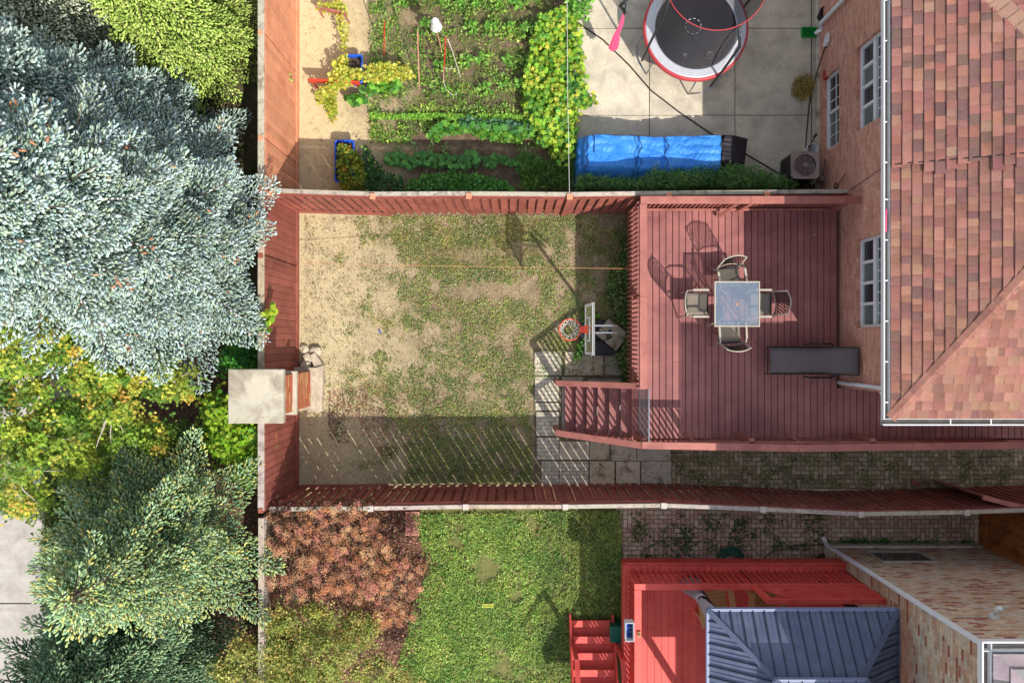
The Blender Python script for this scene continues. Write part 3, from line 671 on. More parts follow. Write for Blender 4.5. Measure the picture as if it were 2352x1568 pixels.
def windowx(T, X, y0, y1, z0, z1, nsash, split, grid_hi, grid_lo, colr=1.0, dark=()):
    "white window in a wall facing -X. split: height fraction of transom"
    fr = MB(); f = .055; xf = X+.015
    def bar(a, c, e, g, d=.0): fr.box((xf+d, a, e), (xf+.07, c, g))
    bar(y0, y1, z0, z0+f); bar(y0, y1, z1-f, z1); bar(y0, y0+f, z0+f, z1-f); bar(y1-f, y1, z0+f, z1-f)
    zm = z0+(z1-z0)*split
    if split: bar(y0+f, y1-f, zm-.05, zm+.05, -.004)
    W = (y1-y0-2*f)/nsash
    for k in range(1, nsash): y = y0+f+W*k; bar(y-.03, y+.03, z0+f, (zm-.05) if split else z1-f, .002)
    o = fr.build('window', 'white_paint', T, bevel=.004)
    g = MB()
    def grid(ya, yb, za, zb, ny, nzz):
        for i in range(1, ny): y = ya+(yb-ya)*i/ny; g.box((xf+.038, y-.009, za), (xf+.052, y+.009, zb))
        for j in range(1, nzz): z = za+(zb-za)*j/nzz; g.box((xf+.036, ya, z-.009), (xf+.05, yb, z+.009))
    if split: grid(y0+f, y1-f, zm+.05, z1-f, *grid_hi)
    for k in range(nsash): grid(y0+f+W*k, y0+f+W*(k+1), z0+f, (zm-.05) if split else z1-f, *grid_lo[k])
    if g.v: o2 = g.build('glazing_bars', 'white_paint'); o2.parent = o
    for k in range(nsash):
        ya = y0+f+W*k; q = MB(); q.quad((xf+.055, ya, z0+f), (xf+.055, ya, z1-f), (xf+.055, ya+W, z1-f), (xf+.055, ya+W, z0+f))
        o2 = q.build('pane', 'curtained_pane' if k in dark else 'glass_pane'); o2.parent = o
    return o
def shingles(T, org, u, v, nu, nv, cut, colors, wts, tab=.17, exp=.165, seed=1, name='roof', mat='shingle', th=.020, tabj=.35):
    "courses run along u, climb along v"
    rd = random.Random(seed); u = Vector(u).normalized(); v = Vector(v).normalized(); n = u.cross(v).normalized()
    if n.z < 0: n = -n
    b = MB(); org = Vector(org)
    for j in range(nv):
        x = -rd.uniform(0, .3)
        while x < nu:
            wd = tab*rd.uniform(1-tabj, 1+tabj); k = rd.choices(colors, wts)[0]; k = tuple(q*rd.uniform(.92, 1.08) for q in k); lift = th+(rd.random() < .5)*.006
            p = org+u*x+v*(exp*j); a = p+n*lift; c = p+u*(wd-.002)+n*lift; e = p+u*(wd-.002)+v*(exp*1.15)+n*.001; f = p+v*(exp*1.15)+n*.001
            lo1 = p+n*(-.004); lo2 = p+u*(wd-.002)+n*(-.004)
            b.add([a, c, e, f, lo1, lo2], [(0,1,2,3),(4,5,1,0)], k); x += wd
            g_ = rd.uniform(.78, 1.0); g2 = rd.uniform(.8, 1.05)
            for q_, m_ in ((-6, 1), (-5, g_), (-4, g_*g2), (-3, g2)): b.c[q_] = tuple(z_*m_ for z_ in k)
    o = b.build(name, mat, None)
    bm = bmesh.new(); bm.from_mesh(o.data)
    for co, no in cut: bmesh.ops.bisect_plane(bm, geom=bm.verts[:]+bm.edges[:]+bm.faces[:], plane_co=co, plane_no=no, clear_outer=True)
    bm.normal_update(); bm.to_mesh(o.data); bm.free(); adopt(o, T); return o
ZE = 3.86; XG = 6.60; WX = 7.227
RC = [C(182,128,112,.66), C(172,120,105,.66), C(162,112,100,.66), C(188,138,118,.66), C(146,106,98,.66)]
P = .40
def roofz(X): return ZE+.02+P*(X-XG-.1)
X0 = XG+.11; YC = -1.36; hs = 1.35
# main house
T = thing('brick_house', 'pink brick house with reddish shingle hip roof beside the deck', 'house', (WX, -1, 0))
wy0, wy1 = -1.0, 3.10
wallx(T, WX, wy0, wy1, 0, ZE+.1, [(.29, 2.12, 1.765, 3.05)], 'brick_pink')
b = MB(); b.box((WX+.25, wy0, 0), (14, wy0+.25, ZE+.1)); b.build('wall', 'brick_pink_side', T)
windowx(T, WX+.06, .29, 2.12, 1.765, 3.05, 4, .42, (8, 2), [(1,1)]*4, dark=(0,2))
# left plane of the main roof: from party line down to hip
org = Vector((X0, YC-.1, roofz(X0))); ul = Vector((0,1,0)); vl = Vector((1,0,P))
hipn = Vector((-hs, 1, 0)).normalized()          # hip runs along (1, hs) in plan from the eave corner
shingles(T, org, ul, vl, 5.2, 36, [((X0, YC, 0), -hipn*1.0 if False else Vector((hs, -1, 0)).normalized()), ((0, 3.12, 0), (0,1,0))], RC, [5,5,4,2,3], tab=.165, seed=3)
PB = P/hs
org = Vector((X0-.05, YC, roofz(X0))); shingles(T, org, (1,0,0), (0,1,PB), 8, 40, [((X0, YC, 0), Vector((-hs, 1, 0)).normalized())], RC, [6,6,3,3,1], tab=.165, seed=4)
# hip cap
b = MB(); q = Vector((1, hs, P)); L = q.length; q.normalize(); side = Vector((hs, -1, 0)).normalized()
for i in range(36):
    p = Vector((X0, YC, roofz(X0)))+q*(i*.14); k = random.choice(RC[:3]); c1 = p+q*.17
    b.add([p+side*.1+Vector((0,0,.0)), p+Vector((0,0,.035)), p-side*.1+Vector((0,0,.0)), c1+side*.1+Vector((0,0,-.012)), c1+Vector((0,0,.02)), c1-side*.1+Vector((0,0,-.012))], [(0,3,4,1),(1,4,5,2)], k)
b.build('ridge_cap', 'shingle', T)
b = MB(); b.add([(X0,YC,ZE-.12),(X0,3.12,ZE-.12),(14,3.12,ZE-.12),(14,YC,ZE-.12)], [(0,1,2,3)]); b.build('soffit', 'white_paint', T)
def gutter(T, a, c, out, ticks=True, w_=.10, tick=.72, phase=.3):
    a = Vector(a); c = Vector(c); d = (c-a).normalized(); o_ = Vector(out); up = Vector((0,0,1))
    b = MB(); b.bar(a+o_*w_, c+o_*w_, .022, .014, up); b.bar(a+o_*(w_)-up*.05, c+o_*w_-up*.05, .006, .1, up); b.bar(a-up*.05-o_*.004, c-up*.05-o_*.004, .008, .11, up)
    if ticks:
        L = (c-a).length; x = phase
        while x < L: b.bar(a+d*x, a+d*x+o_*w_, .02, .006, up); x += tick
    g = b.build('gutter', 'white_paint', T)
    q = MB(); q.bar(a+o_*(w_/2)-up*.085, c+o_*(w_/2)-up*.085, w_-.012, .01, up); q.build('gutter_trough', 'gutter_grey').parent = g
    for ch in g.children: ch.matrix_parent_inverse = Matrix.Identity(4)
    return g
gutter(T, (X0+.0, YC-.02, ZE), (X0+.0, 3.12, ZE), (-1,0,0)); gutter(T, (X0-.12, YC-.02, ZE-.002), (13, YC-.02, ZE-.002), (0,-1,0), phase=1.2)
b = MB(); b.tube([(WX-.06,-.90,DZ+.02),(WX-.07,-.90,DZ+.1),(WX-.07,-.90,3.3),(X0-.06,-.93,3.72)], .04, 8); b.build('downspout', 'white_paint', T, bevel=0)
b = MB(); b.tube([(WX-.02,-.72,DZ+.35),(WX-.05,-.75,DZ+.3),(WX-.03,-.8,DZ+.45),(WX-.06,-.93,DZ+.6)], .006, 5); o = b.build('cable', 'rope_white', T)
# adjoining house
T = thing('brick_house', 'pink brick house with shingle roof beside the concrete patio and trampoline', 'house', (WX, 6, 0))
wallx(T, WX, 3.104, 12, 0, ZE+.1, [(4.40, 6.14, 1.765, 3.05), (4.385, 6.08, .33, 1.02)], 'brick_pink')
windowx(T, WX+.06, 4.40, 6.14, 1.765, 3.05, 4, .42, (8, 2), [(1,1)]*4, dark=(0,2))
o = windowx(T, WX+.05, 4.385, 6.08, .33, 1.02, 2, 0, (1,1), [(3,2),(3,2)], dark=(0,))
b = MB(); b.box((WX-.03, 6.05, .33), (WX+.1, 6.24, .42)); b.build('sill_end', 'red_vinyl', T)
b = MB(); b.box((WX-.06, 3.2, .0), (WX-.002, 12, .12)); b.build('footing', 'slab', T)
RC2 = [C(186,130,114,.66), C(174,120,107,.66), C(156,110,102,.66), C(190,142,124,.66), C(140,106,99,.66)]
hy = 6.9; hx0 = 7.07
# hip line in plan: passes (7.9,5.8) and (8.49,5.01)
hd = Vector((.59, -.79, 0)); hn = Vector((.79, .59, 0)).normalized()
org = Vector((X0, 3.13, roofz(X0)+.03)); shingles(T, org, (0,1,0), vl, 7, 36, [((7.93, 5.82, 0), hn)], RC2, [5,5,5,2,4], tab=.175, seed=8)
hq = Vector((.59, -.79, .59*P)); hq.normalize(); b = MB(); sd_ = hn
for i in range(-24, 26):
    p = Vector((7.93, 5.82, roofz(7.93)+.04))+hq*(i*.19); k = random.choice([C(214,168,138,.6), C(200,156,132,.6), C(196,150,130,.6)]); c1 = p+hq*.2
    b.add([p-sd_*.02, p+sd_*.14+Vector((0,0,.05)), p+sd_*.30+Vector((0,0,0)), c1-sd_*.02-Vector((0,0,.01)), c1+sd_*.14+Vector((0,0,.04)), c1+sd_*.30-Vector((0,0,.01))], [(0,1,4,3),(1,2,5,4)], k)
b.build('ridge_cap', 'shingle', T)
# northern plane beyond the hip
org = Vector((7.93, 5.82, roofz(7.93)+.03)); nn_ = .75*P
shingles(T, Vector((5.2, 9.46, roofz(7.93)+.03-3.64*nn_)), (1,0,0), (0,-1,nn_), 9, 40, [((8.05, 5.95, 0), -hn)], RC2, [5,5,4,3,2], tab=.2, seed=9)
b = MB(); b.quad((X0,3.12,ZE-.121),(X0,12,ZE-.121),(14,12,ZE-.121),(14,3.12,ZE-.121)); b.build('soffit', 'white_paint', T)
b = MB(); b.bar((X0, 3.12, roofz(X0)+.01), (X0+5.6, 3.12, roofz(X0+5.6)+.01), .02, .07); b.build('flashing', 'hose_black', T)
gutter(T, (X0, 3.125, ZE), (X0, 12, ZE), (-1,0,0), phase=.05)
b = MB(); pA = D(1873, 77, .12); b.tube([(pA.x, pA.y, .1), (pA.x+.12, pA.y+.06, .2), (WX-.08, 7.36, .32), (WX-.08, 7.40, 3.2), (X0-.06, 7.4, 3.7)], .045, 8); b.build('downspout', 'white_paint', T)
# lamp, cloth, loops on the wall
b = MB(); b.tube([(WX-.03, 3.46+.06*math.sin(a), .92+.07*math.cos(a)) for a in np.linspace(0, 2*math.pi, 17)], .012, 6); b.tube([(WX-.02,3.42,.92),(WX-.02,3.62,1.3)], .006, 5); b.tube([(WX-.02,3.42,.9),(WX-.02,3.2,1.35),(WX-.02,3.45,3.3)], .006, 5)
o = b.build('cable_coil', 'hose_black'); tag(o, 'small black cable coil hanging on the pink brick wall above the air conditioner', 'cable')
b = MB(); pts = []
for i in range(14):
    a = i*.9; pts.append((WX-.05-.02*math.sin(a*2), 6.85+.10*math.cos(a)+i*.004, .55+.12*math.sin(a*1.3)))
b.tube(pts, .028, 6); o = b.build('rag', 'net_white'); tag(o, 'knotted cream rag hanging on the brick wall by the downspout', 'rag')
b = MB(); pp = [(WX-.05,6.75,.5),(WX-.12,6.3,.25),(WX-.22,5.6,.05),(WX-.3,4.6,.03),(WX-.28,3.95,.03)]
b.tube(pp, .016, 6); o = b.build('drain_hose', 'hose_black'); tag(o, 'thin black hose running down from the rag along the foot of the wall', 'hose')
b = MB(); x0, y0 = 1312, 40
pts = [D(1312,42,.05), D(1385,92,.05), D(1445,150,.05), D(1495,208,.05), D(1560,258,.05), D(1640,312,.05), D(1720,358,.05), D(1812,412,.06)]
b.tube(pts, .017, 6); o = b.build('garden_hose', 'hose_black'); tag(o, 'long black hose crossing the concrete patio diagonally, passing under the blue tarp', 'hose')
b = MB(); b.tube([(X0-.06, 1.95, ZE-.03), (X0-.065, 2.35, ZE+.01)], [.022,.01], 6); o = b.build('pink_strip', 'pink_cloth'); tag(o, 'bright pink strip caught in the white roof gutter', 'litter')
# ---- buff house lower right
ZE2 = 6.35; WX2, WY2 = 7.405, -4.80
T = thing('brick_house', 'tall buff and red brick house at the corner behind the blue gazebo', 'house', (WX2, WY2, 0))
b = MB(); b.box((WX2, WY2-.25, 0), (16, WY2, ZE2)); b.build('wall', 'brick_buff_north', T)
b = MB(); b.box((WX2+.001, -14, 0), (WX2+.25, WY2-.25, ZE2)); b.build('wall', 'brick_buff_west', T)
b = MB(); b.box((WX2-.03, WY2-.2, 0), (16, WY2+.05, .25)); b.build('footing', 'slab', T)
pw0 = D(1985, 1263, .55); px1 = D(2080, 1263, .55).x
fr = MB(); wz0, wz1 = .55, 1.25; wx0, wx1 = 8.05, 9.25
for a, c, e, g in ((wx0,wx1,wz0,wz0+.04),(wx0,wx1,wz1-.04,wz1),(wx0,wx0+.04,wz0+.04,wz1-.04),(wx1-.04,wx1,wz0+.04,wz1-.04)): fr.box((a, WY2+.004, e), (c, WY2+.03, g))
o = fr.build('window', 'beige_metal', T)
q = MB(); q.box((wx0+.04, WY2+.002, wz0+.04), (wx1-.04, WY2+.012, wz1-.04)); o2 = q.build('pane', 'glass_pane'); o2.parent = o
GX, GY = D(2257,1474,ZE2).x, D(2257,1474,ZE2).y
gutter(T, (GX, GY-.12, ZE2), (16, GY-.12, ZE2), (0,1,0), w_=.12, phase=.85, tick=.9); gutter(T, (GX+.12, -14, ZE2-.001), (GX+.12, GY, ZE2-.001), (-1,0,0), w_=.12, tick=.9, phase=.2)
GC = [C(176,168,168), C(150,146,150), C(190,180,178), C(120,116,122)]
g0 = Vector((GX+.14, GY-.14, ZE2+.03))
shingles(T, g0+Vector((-.02,-7,0)), (0,1,0), (1,0,.45), 7.1, 20, [(g0, Vector((1,1,0)).normalized()), (g0, (0,1,0))], GC, [3,3,3,2], tab=.26, exp=.2, seed=11)
shingles(T, g0+Vector((-.02,0,0)), (1,0,0), (0,-1,.45), 7, 20, [(g0, Vector((-1,-1,0)).normalized()), (g0, (0,1,0))], GC, [3,3,3,2], tab=.26, exp=.2, seed=12)
b = MB(); b.box((GX+.12, -14, ZE2-.1), (16, GY-.12, ZE2-.08)); b.build('soffit', 'white_paint', T)
b = MB(); b.tube([(WX2-.05, WY2+.1, .12), (WX2-.06, WY2+.06, .2), (WX2-.06, WY2+.05, .5), (WX2-.02, WY2+.055, ZE2-1.0), (GX+.1, GY-.1, ZE2-.1)], .05, 8); b.tube([(WX2-.08, WY2+.2, .06), (WX2-.05, WY2+.1, .12)], .05, 8); b.build('downspout', 'white_paint', T)
# security lamp on the buff wall
lp = Vector((9.25, WY2, 4.0)); lx = D(2283, 1420, 0)
zz = 15.5-1505.3*4.80/(1418-784); lx = (2283-1176)*(15.5-zz)/1505.3
T = thing('wall_lamp', 'round white wall lamp on a disc mount on the buff brick wall', 'lamp', (lx, WY2, zz))
b = MB(); b.tube([(lx, WY2, zz), (lx, WY2+.05, zz)], .075, 16); b.build('mount', 'white_plastic', T)
b = MB(); b.tube([(lx, WY2+.05, zz), (lx+.0, WY2+.12, zz+.03)], .02, 8); b.tube([(lx+.0, WY2+.10, zz+.05), (lx+.03, WY2+.20, zz+.07)], [.03, .06], 12); b.lathe((lx+.03, WY2+.19, zz+.09), [(0,.05),(.035,.04),(.055,0),(.035,-.04),(0,-.05)], 14); b.build('lamp_head', 'white_plastic', T, smooth=True)
# ================================================================ RED DECK, GAZEBO (neighbour, lower right)
T = thing('scarlet_deck', 'bright red wooden deck with railing around the blue roofed gazebo', 'deck', (2.5, -4.95, 0))
b = MB(); x = 2.52
while x < 7.39: b.box((x, -12, .965), (x+.154, -4.94, 1.0), random.uniform(.92, 1.06)); x += .158
b.build('deck_boards', 'scarlet_wood', T, bevel=.003)
b = MB(); b.box((2.47,-12,.7),(2.515,-4.9,1.01)); b.box((2.47,-4.93,.7),(7.39,-4.89,1.01)); b.build('fascia', 'scarlet_wood', T, bevel=.003)
b = MB(); b.bar((2.63,-5.19,1.8),(2.63,-12,1.8),.15,.038); b.bar((2.555,-5.12,1.8),(7.38,-5.12,1.8),.13,.04,(0,0,1),1.0); b.build('handrail', 'scarlet_wood', T, bevel=.005)
pickets(T, (2.72,-5.08,0), (7.36,-5.08,0), 1.0, 1.78, .128, .04, 'scarlet_wood'); pickets(T, (2.60,-5.2,0), (2.60,-11,0), 1.0, 1.78, .128, .04, 'scarlet_wood')
for q1, q2 in (((2.58,-5.16,.98),(2.68,-5.06,1.78)), ((5.02,-5.16,.98),(5.12,-5.06,2.55)), ((7.27,-5.16,.98),(7.36,-5.06,2.55))): b = MB(); b.box(q1, q2); b.build('post', 'scarlet_wood', T, bevel=.004)
b = MB(); b.box((2.68,-5.13,1.04),(7.27,-5.10,1.1)); b.build('bottom_rail', 'scarlet_wood', T, bevel=.004)
b = MB(); b.bar((5.03,-5.12,2.57),(7.38,-5.12,2.57),.10,.04,(0,0,1)); b.bar((5.12,-5.12,1.9),(7.27,-5.12,1.9),.05,.08); b.build('screen_frame', 'scarlet_wood', T, bevel=.004)
b = MB(); x = 5.12
while x < 7.2:
    b.bar((x,-5.105,1.93),(min(x+.6,7.27),-5.105,1.93+min(.6,7.27-x)),.01,.035,(0,1,0)); b.bar((min(x+.6,7.27),-5.118,1.93),(x+max(0,x+.6-7.27),-5.118,1.93+min(.6,7.27-x)),.01,.035,(0,1,0)); x += .08
b.build('lattice_screen', 'scarlet_wood', T)
# separate red steps
T = thing('red_steps', 'red wooden steps climbing from the neighbour lawn beside the scarlet deck', 'steps', (1.8, -6.6, 0))
sx0, sx1 = 1.36, 2.36
b = MB()
for i in range(6):
    y = -6.52-.30*i; z = .17*(i+1)
    b.box((sx0+.03, y-.178, z-.04), (sx1-.03, y, z), random.uniform(.94,1.04)); b.box((sx0+.03, y-.36, z-.04), (sx1-.03, y-.183, z), random.uniform(.94,1.04))
b.build('treads', 'scarlet_wood', T, bevel=.004)
b = MB()
for x in (sx0, sx1): b.bar((x,-6.44,.05),(x,-8.4,1.15),.04,.3); b.bar((x+.05,-6.95,.2),(x+.05,-6.95,1.25),.09,.09,(0,1,0)); b.bar((x+.05,-6.9,1.25),(x+.05,-8.6,2.2),.11,.04)
b.build('rails', 'scarlet_wood', T, bevel=.004)
# gazebo
gx0, gx1, gy1 = 3.64, 7.19, -4.985; gy0 = gy1-3.5; ez = 3.3; tz0 = 3.92; hw = .72; gcx, gcy = (gx0+gx1)/2, (gy0+gy1)/2
T = thing('gazebo', 'square gazebo with ribbed slate blue metal roof on the scarlet deck', 'gazebo', (gcx, gcy, 1.0))
def tier(x0, x1, y0, y1, z0, hx, z1, name):
    b = MB(); A = [(x0,y0),(x1,y0),(x1,y1),(x0,y1)]; Bq = [(gcx-hx,gcy-hx),(gcx+hx,gcy-hx),(gcx+hx,gcy+hx),(gcx-hx,gcy+hx)]
    for k in range(4): 
        a, c = A[k], A[(k+1)%4]; e, f = Bq[(k+1)%4], Bq[k]
        b.add([(a[0],a[1],z0),(c[0],c[1],z0),(e[0],e[1],z1),(f[0],f[1],z1)], [(0,1,2,3)], random.uniform(.94,1.06))
        L = math.hypot(c[0]-a[0], c[1]-a[1]); ux, uy = (c[0]-a[0])/L, (c[1]-a[1])/L; nx, ny = -uy, ux
        run = L/2-hx; m = int(L/.205)
        for i in range(1, m):
            s = i*L/m; depth = min(s, L-s, run)
            if depth < .03: continue
            zt_ = z0+(z1-z0)*depth/run
            for off, hgt, wd in ((0, .03, .016), (.1, .006, .008)):
                s2 = s+off; d2 = min(s2, L-s2, run)
                if d2 < .03: continue
                z2 = z0+(z1-z0)*d2/run
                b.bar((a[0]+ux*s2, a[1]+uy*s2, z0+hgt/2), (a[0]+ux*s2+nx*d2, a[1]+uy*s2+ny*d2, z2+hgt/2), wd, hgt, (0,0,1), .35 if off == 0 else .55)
    b.build(name, 'roof_metal', T)
    t_ = MB()
    for k in range(4): t_.bar((*A[k], z0+.02), (*Bq[k], z1+.02), .09, .035, (0,0,1), .8)
    for k in range(4):
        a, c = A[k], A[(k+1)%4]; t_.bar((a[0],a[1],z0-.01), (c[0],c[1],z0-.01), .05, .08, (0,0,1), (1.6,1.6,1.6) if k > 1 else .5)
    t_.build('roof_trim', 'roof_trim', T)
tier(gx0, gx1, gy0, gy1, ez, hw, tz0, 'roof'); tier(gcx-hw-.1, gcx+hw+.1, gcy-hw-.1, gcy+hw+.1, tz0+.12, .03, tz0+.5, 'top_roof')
b = MB()
for x in (gx0+.35, gx1-.35):
    for y in (gy0+.35, gy1-.35): b = MB(); b.box((x-.06,y-.06,1.0),(x+.06,y+.06,ez)); b.build('post', 'black_metal', T)
def curtain(T, top, mid, bot, r, n=28):
    vs = []; rows = 10; b = MB()
    for i in range(rows+1):
        t = i/rows; p = Vector(top).lerp(Vector(mid), t/.5) if t < .5 else Vector(mid).lerp(Vector(bot), (t-.5)/.5); rad = r[0]+(r[1]-r[0])*t/.5 if t < .5 else r[1]+(r[2]-r[1])*(t-.5)/.5
        for k in range(n): a = 2*math.pi*k/n; q = rad*(1+.28*(k % 2)); vs.append((p.x+q*math.cos(a), p.y+q*.6*math.sin(a), p.z))
    b.add(vs, [(i*n+k, i*n+(k+1)%n, (i+1)*n+(k+1)%n, (i+1)*n+k) for i in range(rows) for k in range(n)]); o = b.build('curtain', 'curtain', T)
    t = MB(); t.lathe(mid, [(r[1]*1.5,-.05),(r[1]*1.6,0),(r[1]*1.5,.05)], 16); t.build('tieback', 'curtain').parent = o
curtain(T, (gx0+.24, gy1-.30, ez-.1), (3.92, -5.33, 1.95), (3.95, -5.36, 1.02), (.16, .07, .24))
def deck_chair(loc, rz, label):
    T = thing('wooden_armchair', label, 'chair', (0,0,0), 'wooden chairs under the gazebo edge')
    b = MB()
    for k in range(6): b.box((-.27,-.24+k*.085,.36),(.27,-.165+k*.085,.38), random.uniform(.85,1.1))
    b.build('seat', 'natural_wood', T)
    b = MB()
    for k in range(6): x = -.25+k*.088; b.bar((x,-.26,.36),(x*1.15,-.5,1.0-.02*abs(k-2.5)),.075,.018,(0,1,0),random.uniform(.85,1.1))
    b.build('backrest', 'natural_wood', T)
    for s in (-1,1):
        b = MB(); b.box((s*.33-.06,-.4,.6),(s*.33+.06,.32,.622)); b.build('armrest', 'natural_wood', T)
        for yy in (.2, -.35): b = MB(); b.box((s*.33-.02,yy,0),(s*.33+.02,yy+.08,.6)); b.build('leg', 'natural_wood', T)
    T.location = loc; T.rotation_euler = (0,0,rz); return T
deck_chair((4.35,-5.62,1.0), 2*math.pi*.0+.15, 'slatted wooden armchair next to the grey gazebo curtain')
deck_chair((5.4,-5.66,1.0), -.1, 'slatted wooden armchair behind the raised red lattice screen')
# planter box on the rail, bin
pA, pB = D(1437,1430,1.95), D(1457,1473,1.95)
T = thing('rail_planter', 'white trough with blue inside fixed on the scarlet deck railing', 'planter', (pA.x, pB.y, 2.0))
b = MB(); x0, x1, y0, y1 = pA.x, pB.x, pB.y, pA.y
b.box((x0,y0,1.75),(x0+.012,y1,1.95)); b.box((x1-.012,y0,1.75),(x1,y1,1.95)); b.box((x0+.012,y0,1.75),(x1-.012,y0+.012,1.95)); b.box((x0+.012,y1-.012,1.75),(x1-.012,y1,1.95)); b.build('trough', 'white_plastic', T, bevel=.003)
b = MB(); b.box((x0+.012,y0+.012,1.75),(x1-.012,y1-.012,1.765)); o = b.build('trough_floor', 'blue_plastic', T)
b = MB(); [b.lathe((x1-.055, y0+.08+k*.085, 1.767), [(.0,.09),(.022,.09),(.022,0)], 10) for k in range(4)]; b.build('pots', 'black_plastic', T)
b = MB(); c0 = D(1446+22,1455,1.84); b.box((c0.x-.035,c0.y-.06,1.822),(c0.x+.035,c0.y+.05,1.86)); b.box((c0.x-.02,c0.y-.03,1.86),(c0.x+.02,c0.y+.02,1.875),.3); o = b.build('trinket_box', 'natural_wood', bevel=.005); tag(o, 'tiny wooden box resting on the corner railing beside the white trough', 'box')
T = thing('storage_bin', 'dark green plastic bin between the red steps and the scarlet deck', 'bin', D(1418,1440))
p0 = D(1402,1438,.5); p1 = D(1437,1472,.5); b = MB(); x0, x1, y0, y1 = p0.x, p1.x+.05, p1.y, p0.y
b.add([(x0+.04,y0+.04,0),(x1-.04,y0+.04,0),(x1-.04,y1-.04,0),(x0+.04,y1-.04,0),(x0,y0,.5),(x1,y0,.5),(x1,y1,.5),(x0,y1,.5)], BOXF); b.build('body', 'bin_green', T, bevel=.02)
b = MB(); b.box((x0-.015,y0-.015,.5),(x1+.015,y1+.015,.53)); b.box((x0+.03,y0+.05,.53),(x0+.06,y1-.05,.545)); b.build('lid', 'bin_green', T, bevel=.01)
# hose coil + hoses
b = MB(); cc = D(1677,1277,.05); pts = []
for i in range(190):
    a = i*.33; r = .31-.0008*i+.02*math.sin(i*.7); pts.append((cc.x+r*math.cos(a)*(1+.05*math.sin(i)), cc.y-.04+r*.85*math.sin(a), .05+.012*(i/19)+.01*math.sin(i*1.7)))
b.tube(pts, .011, 5); o = b.build('hose_coil', 'hose_green'); tag(o, 'coil of dark green garden hose at the foot of the scarlet deck', 'hose')
b = MB(); b.tube([D(1180,1387,.03), D(1290,1345,.03), D(1400,1300,.04), D(1455,1285,.05), D(1530,1290,.05), D(1570,1285,.04), D(1545,1262,.04), D(1522,1240,.04), D(1528,1212,.04), D(1550,1202,.04), D(1570,1222,.04), D(1582,1275,.04), D(1640,1290,.04), D(1690,1300,.04)], .010, 5)
o = b.build('garden_hose', 'hose_green'); tag(o, 'green hose looping over the red paving and across the grass', 'hose')
b = MB(); b.tube([D(1745,1290,.04), D(1770,1268,.04), D(1830,1252,.04), D(1950,1246,.05), D(2080,1242,.05), D(2160,1250,.05), D(2260,1290,.3), D(2310,1318,.6)], .010, 5); o = b.build('garden_hose', 'hose_black'); tag(o, 'dark hose lying along the foot of the buff brick wall', 'hose')
def pot(c, r, h, mat, label, fill=True):
    T = thing('plant_pot', label, 'pot', c); b = MB(); b.lathe(c, [(r*.72,0),(r*.95,h*.9),(r*1.05,h*.9),(r*1.05,h),(r*.93,h),(r*.9,h*.8),(0,h*.78)], 24); b.build('pot', mat, T)
    return T
pot(D(1565,1287,0), .12, .3, 'terracotta', 'clay pot peeking from under the corner of the scarlet deck edge'); pot(D(1780,1290,0), .12, .25, 'stone_white', 'pale pot half hidden at the scarlet deck edge, right of the hose coil')
pot(D(1884,45,0), .16, .33, 'black_plastic', 'black plastic pot of dry soil beside the adjoining house')
b = MB(); b.box((0,0,0),(.5,.9,.42)); o = b.build('wooden_step', 'red_wood', bevel=.01); q = D(1897,45,0); o.location = (q.x, q.y, 0); tag(o, 'low reddish wooden step against the adjoining house wall', 'step')
# splash block
T = thing('splash_block', 'green plastic splash tray under the white downspout', 'splash tray', D(1855,75))
a = D(1841,64,.08); c = D(1880,86,.08); b = MB(); b.box((a.x,c.y,.04),(c.x,a.y,.055)); b.box((a.x,c.y,.055),(c.x,c.y+.02,.12)); b.box((a.x,a.y-.02,.055),(c.x,a.y,.12)); b.box((a.x,c.y+.02,.055),(a.x+.02,a.y-.02,.12)); 
for k in range(3): b.box((a.x+.05,c.y+.045+k*.05,.055),(c.x-.03,c.y+.06+k*.05,.07),.7)
b.build('tray', 'green_plastic', T, bevel=.006)
# brick, papers, grate, yellow thing
b = MB(); b.box((-.1,-.05,0),(.1,.05,.06)); b.box((-.06,-.02,.06),(-.01,.02,.062),.2); b.box((.02,-.02,.06),(.07,.02,.062),.2); o = b.build('loose_brick', 'terracotta', bevel=.004); o.location = D(2104,1176-1176+1107+69-69,.01); o.location = D(2103,1176,.01); o.rotation_euler = (0,0,-.4)
bpy.data.objects.remove(o); b = MB(); b.box((-.1,-.05,0),(.1,.05,.06)); b.box((-.06,-.02,.06),(-.01,.02,.062),.2); b.box((.02,-.02,.06),(.07,.02,.062),.2); o = b.build('loose_brick', 'terracotta', bevel=.004); o.location = D(2102,1107,.01); o.rotation_euler = (0,0,-.4)
tag(o, 'single cored orange brick lying on the side yard paving', 'brick')
p0 = D(931,1175,.06); p1 = D(963,1229,.06); gw = (p1.x-p0.x); gh = p0.y-p1.y
T = thing('drain_grate', 'pinkish slatted square grate with chevron bars at the lawn edge', 'grate', (p0.x, p1.y, 0))
b = MB(); b.box((p0.x,p1.y,0),(p1.x,p1.y+.03,.06)); b.box((p0.x,p0.y-.03,0),(p1.x,p0.y,.06)); b.box((p0.x,p1.y+.03,0),(p0.x+.03,p0.y-.03,.06)); b.box((p1.x-.03,p1.y+.03,0),(p1.x,p0.y-.03,.06)); cy_ = (p0.y+p1.y)/2; b.box((p0.x+.03,cy_-.012,0),(p1.x-.03,cy_+.012,.058)); b.build('frame', 'grate', T)
b = MB()
for k in range(-4, 6):
    xa = p0.x+.03+k*.055; L = gh/2-.045
    for s in (1,-1):
        u0 = max(0, (p0.x+.03-xa)/L); u1 = min(1, (p1.x-.03-xa)/L)
        if u1 > u0: b.bar((xa+u0*L, cy_+s*(.015+u0*L), .04), (xa+u1*L, cy_+s*(.015+u1*L), .04), .022, .03)
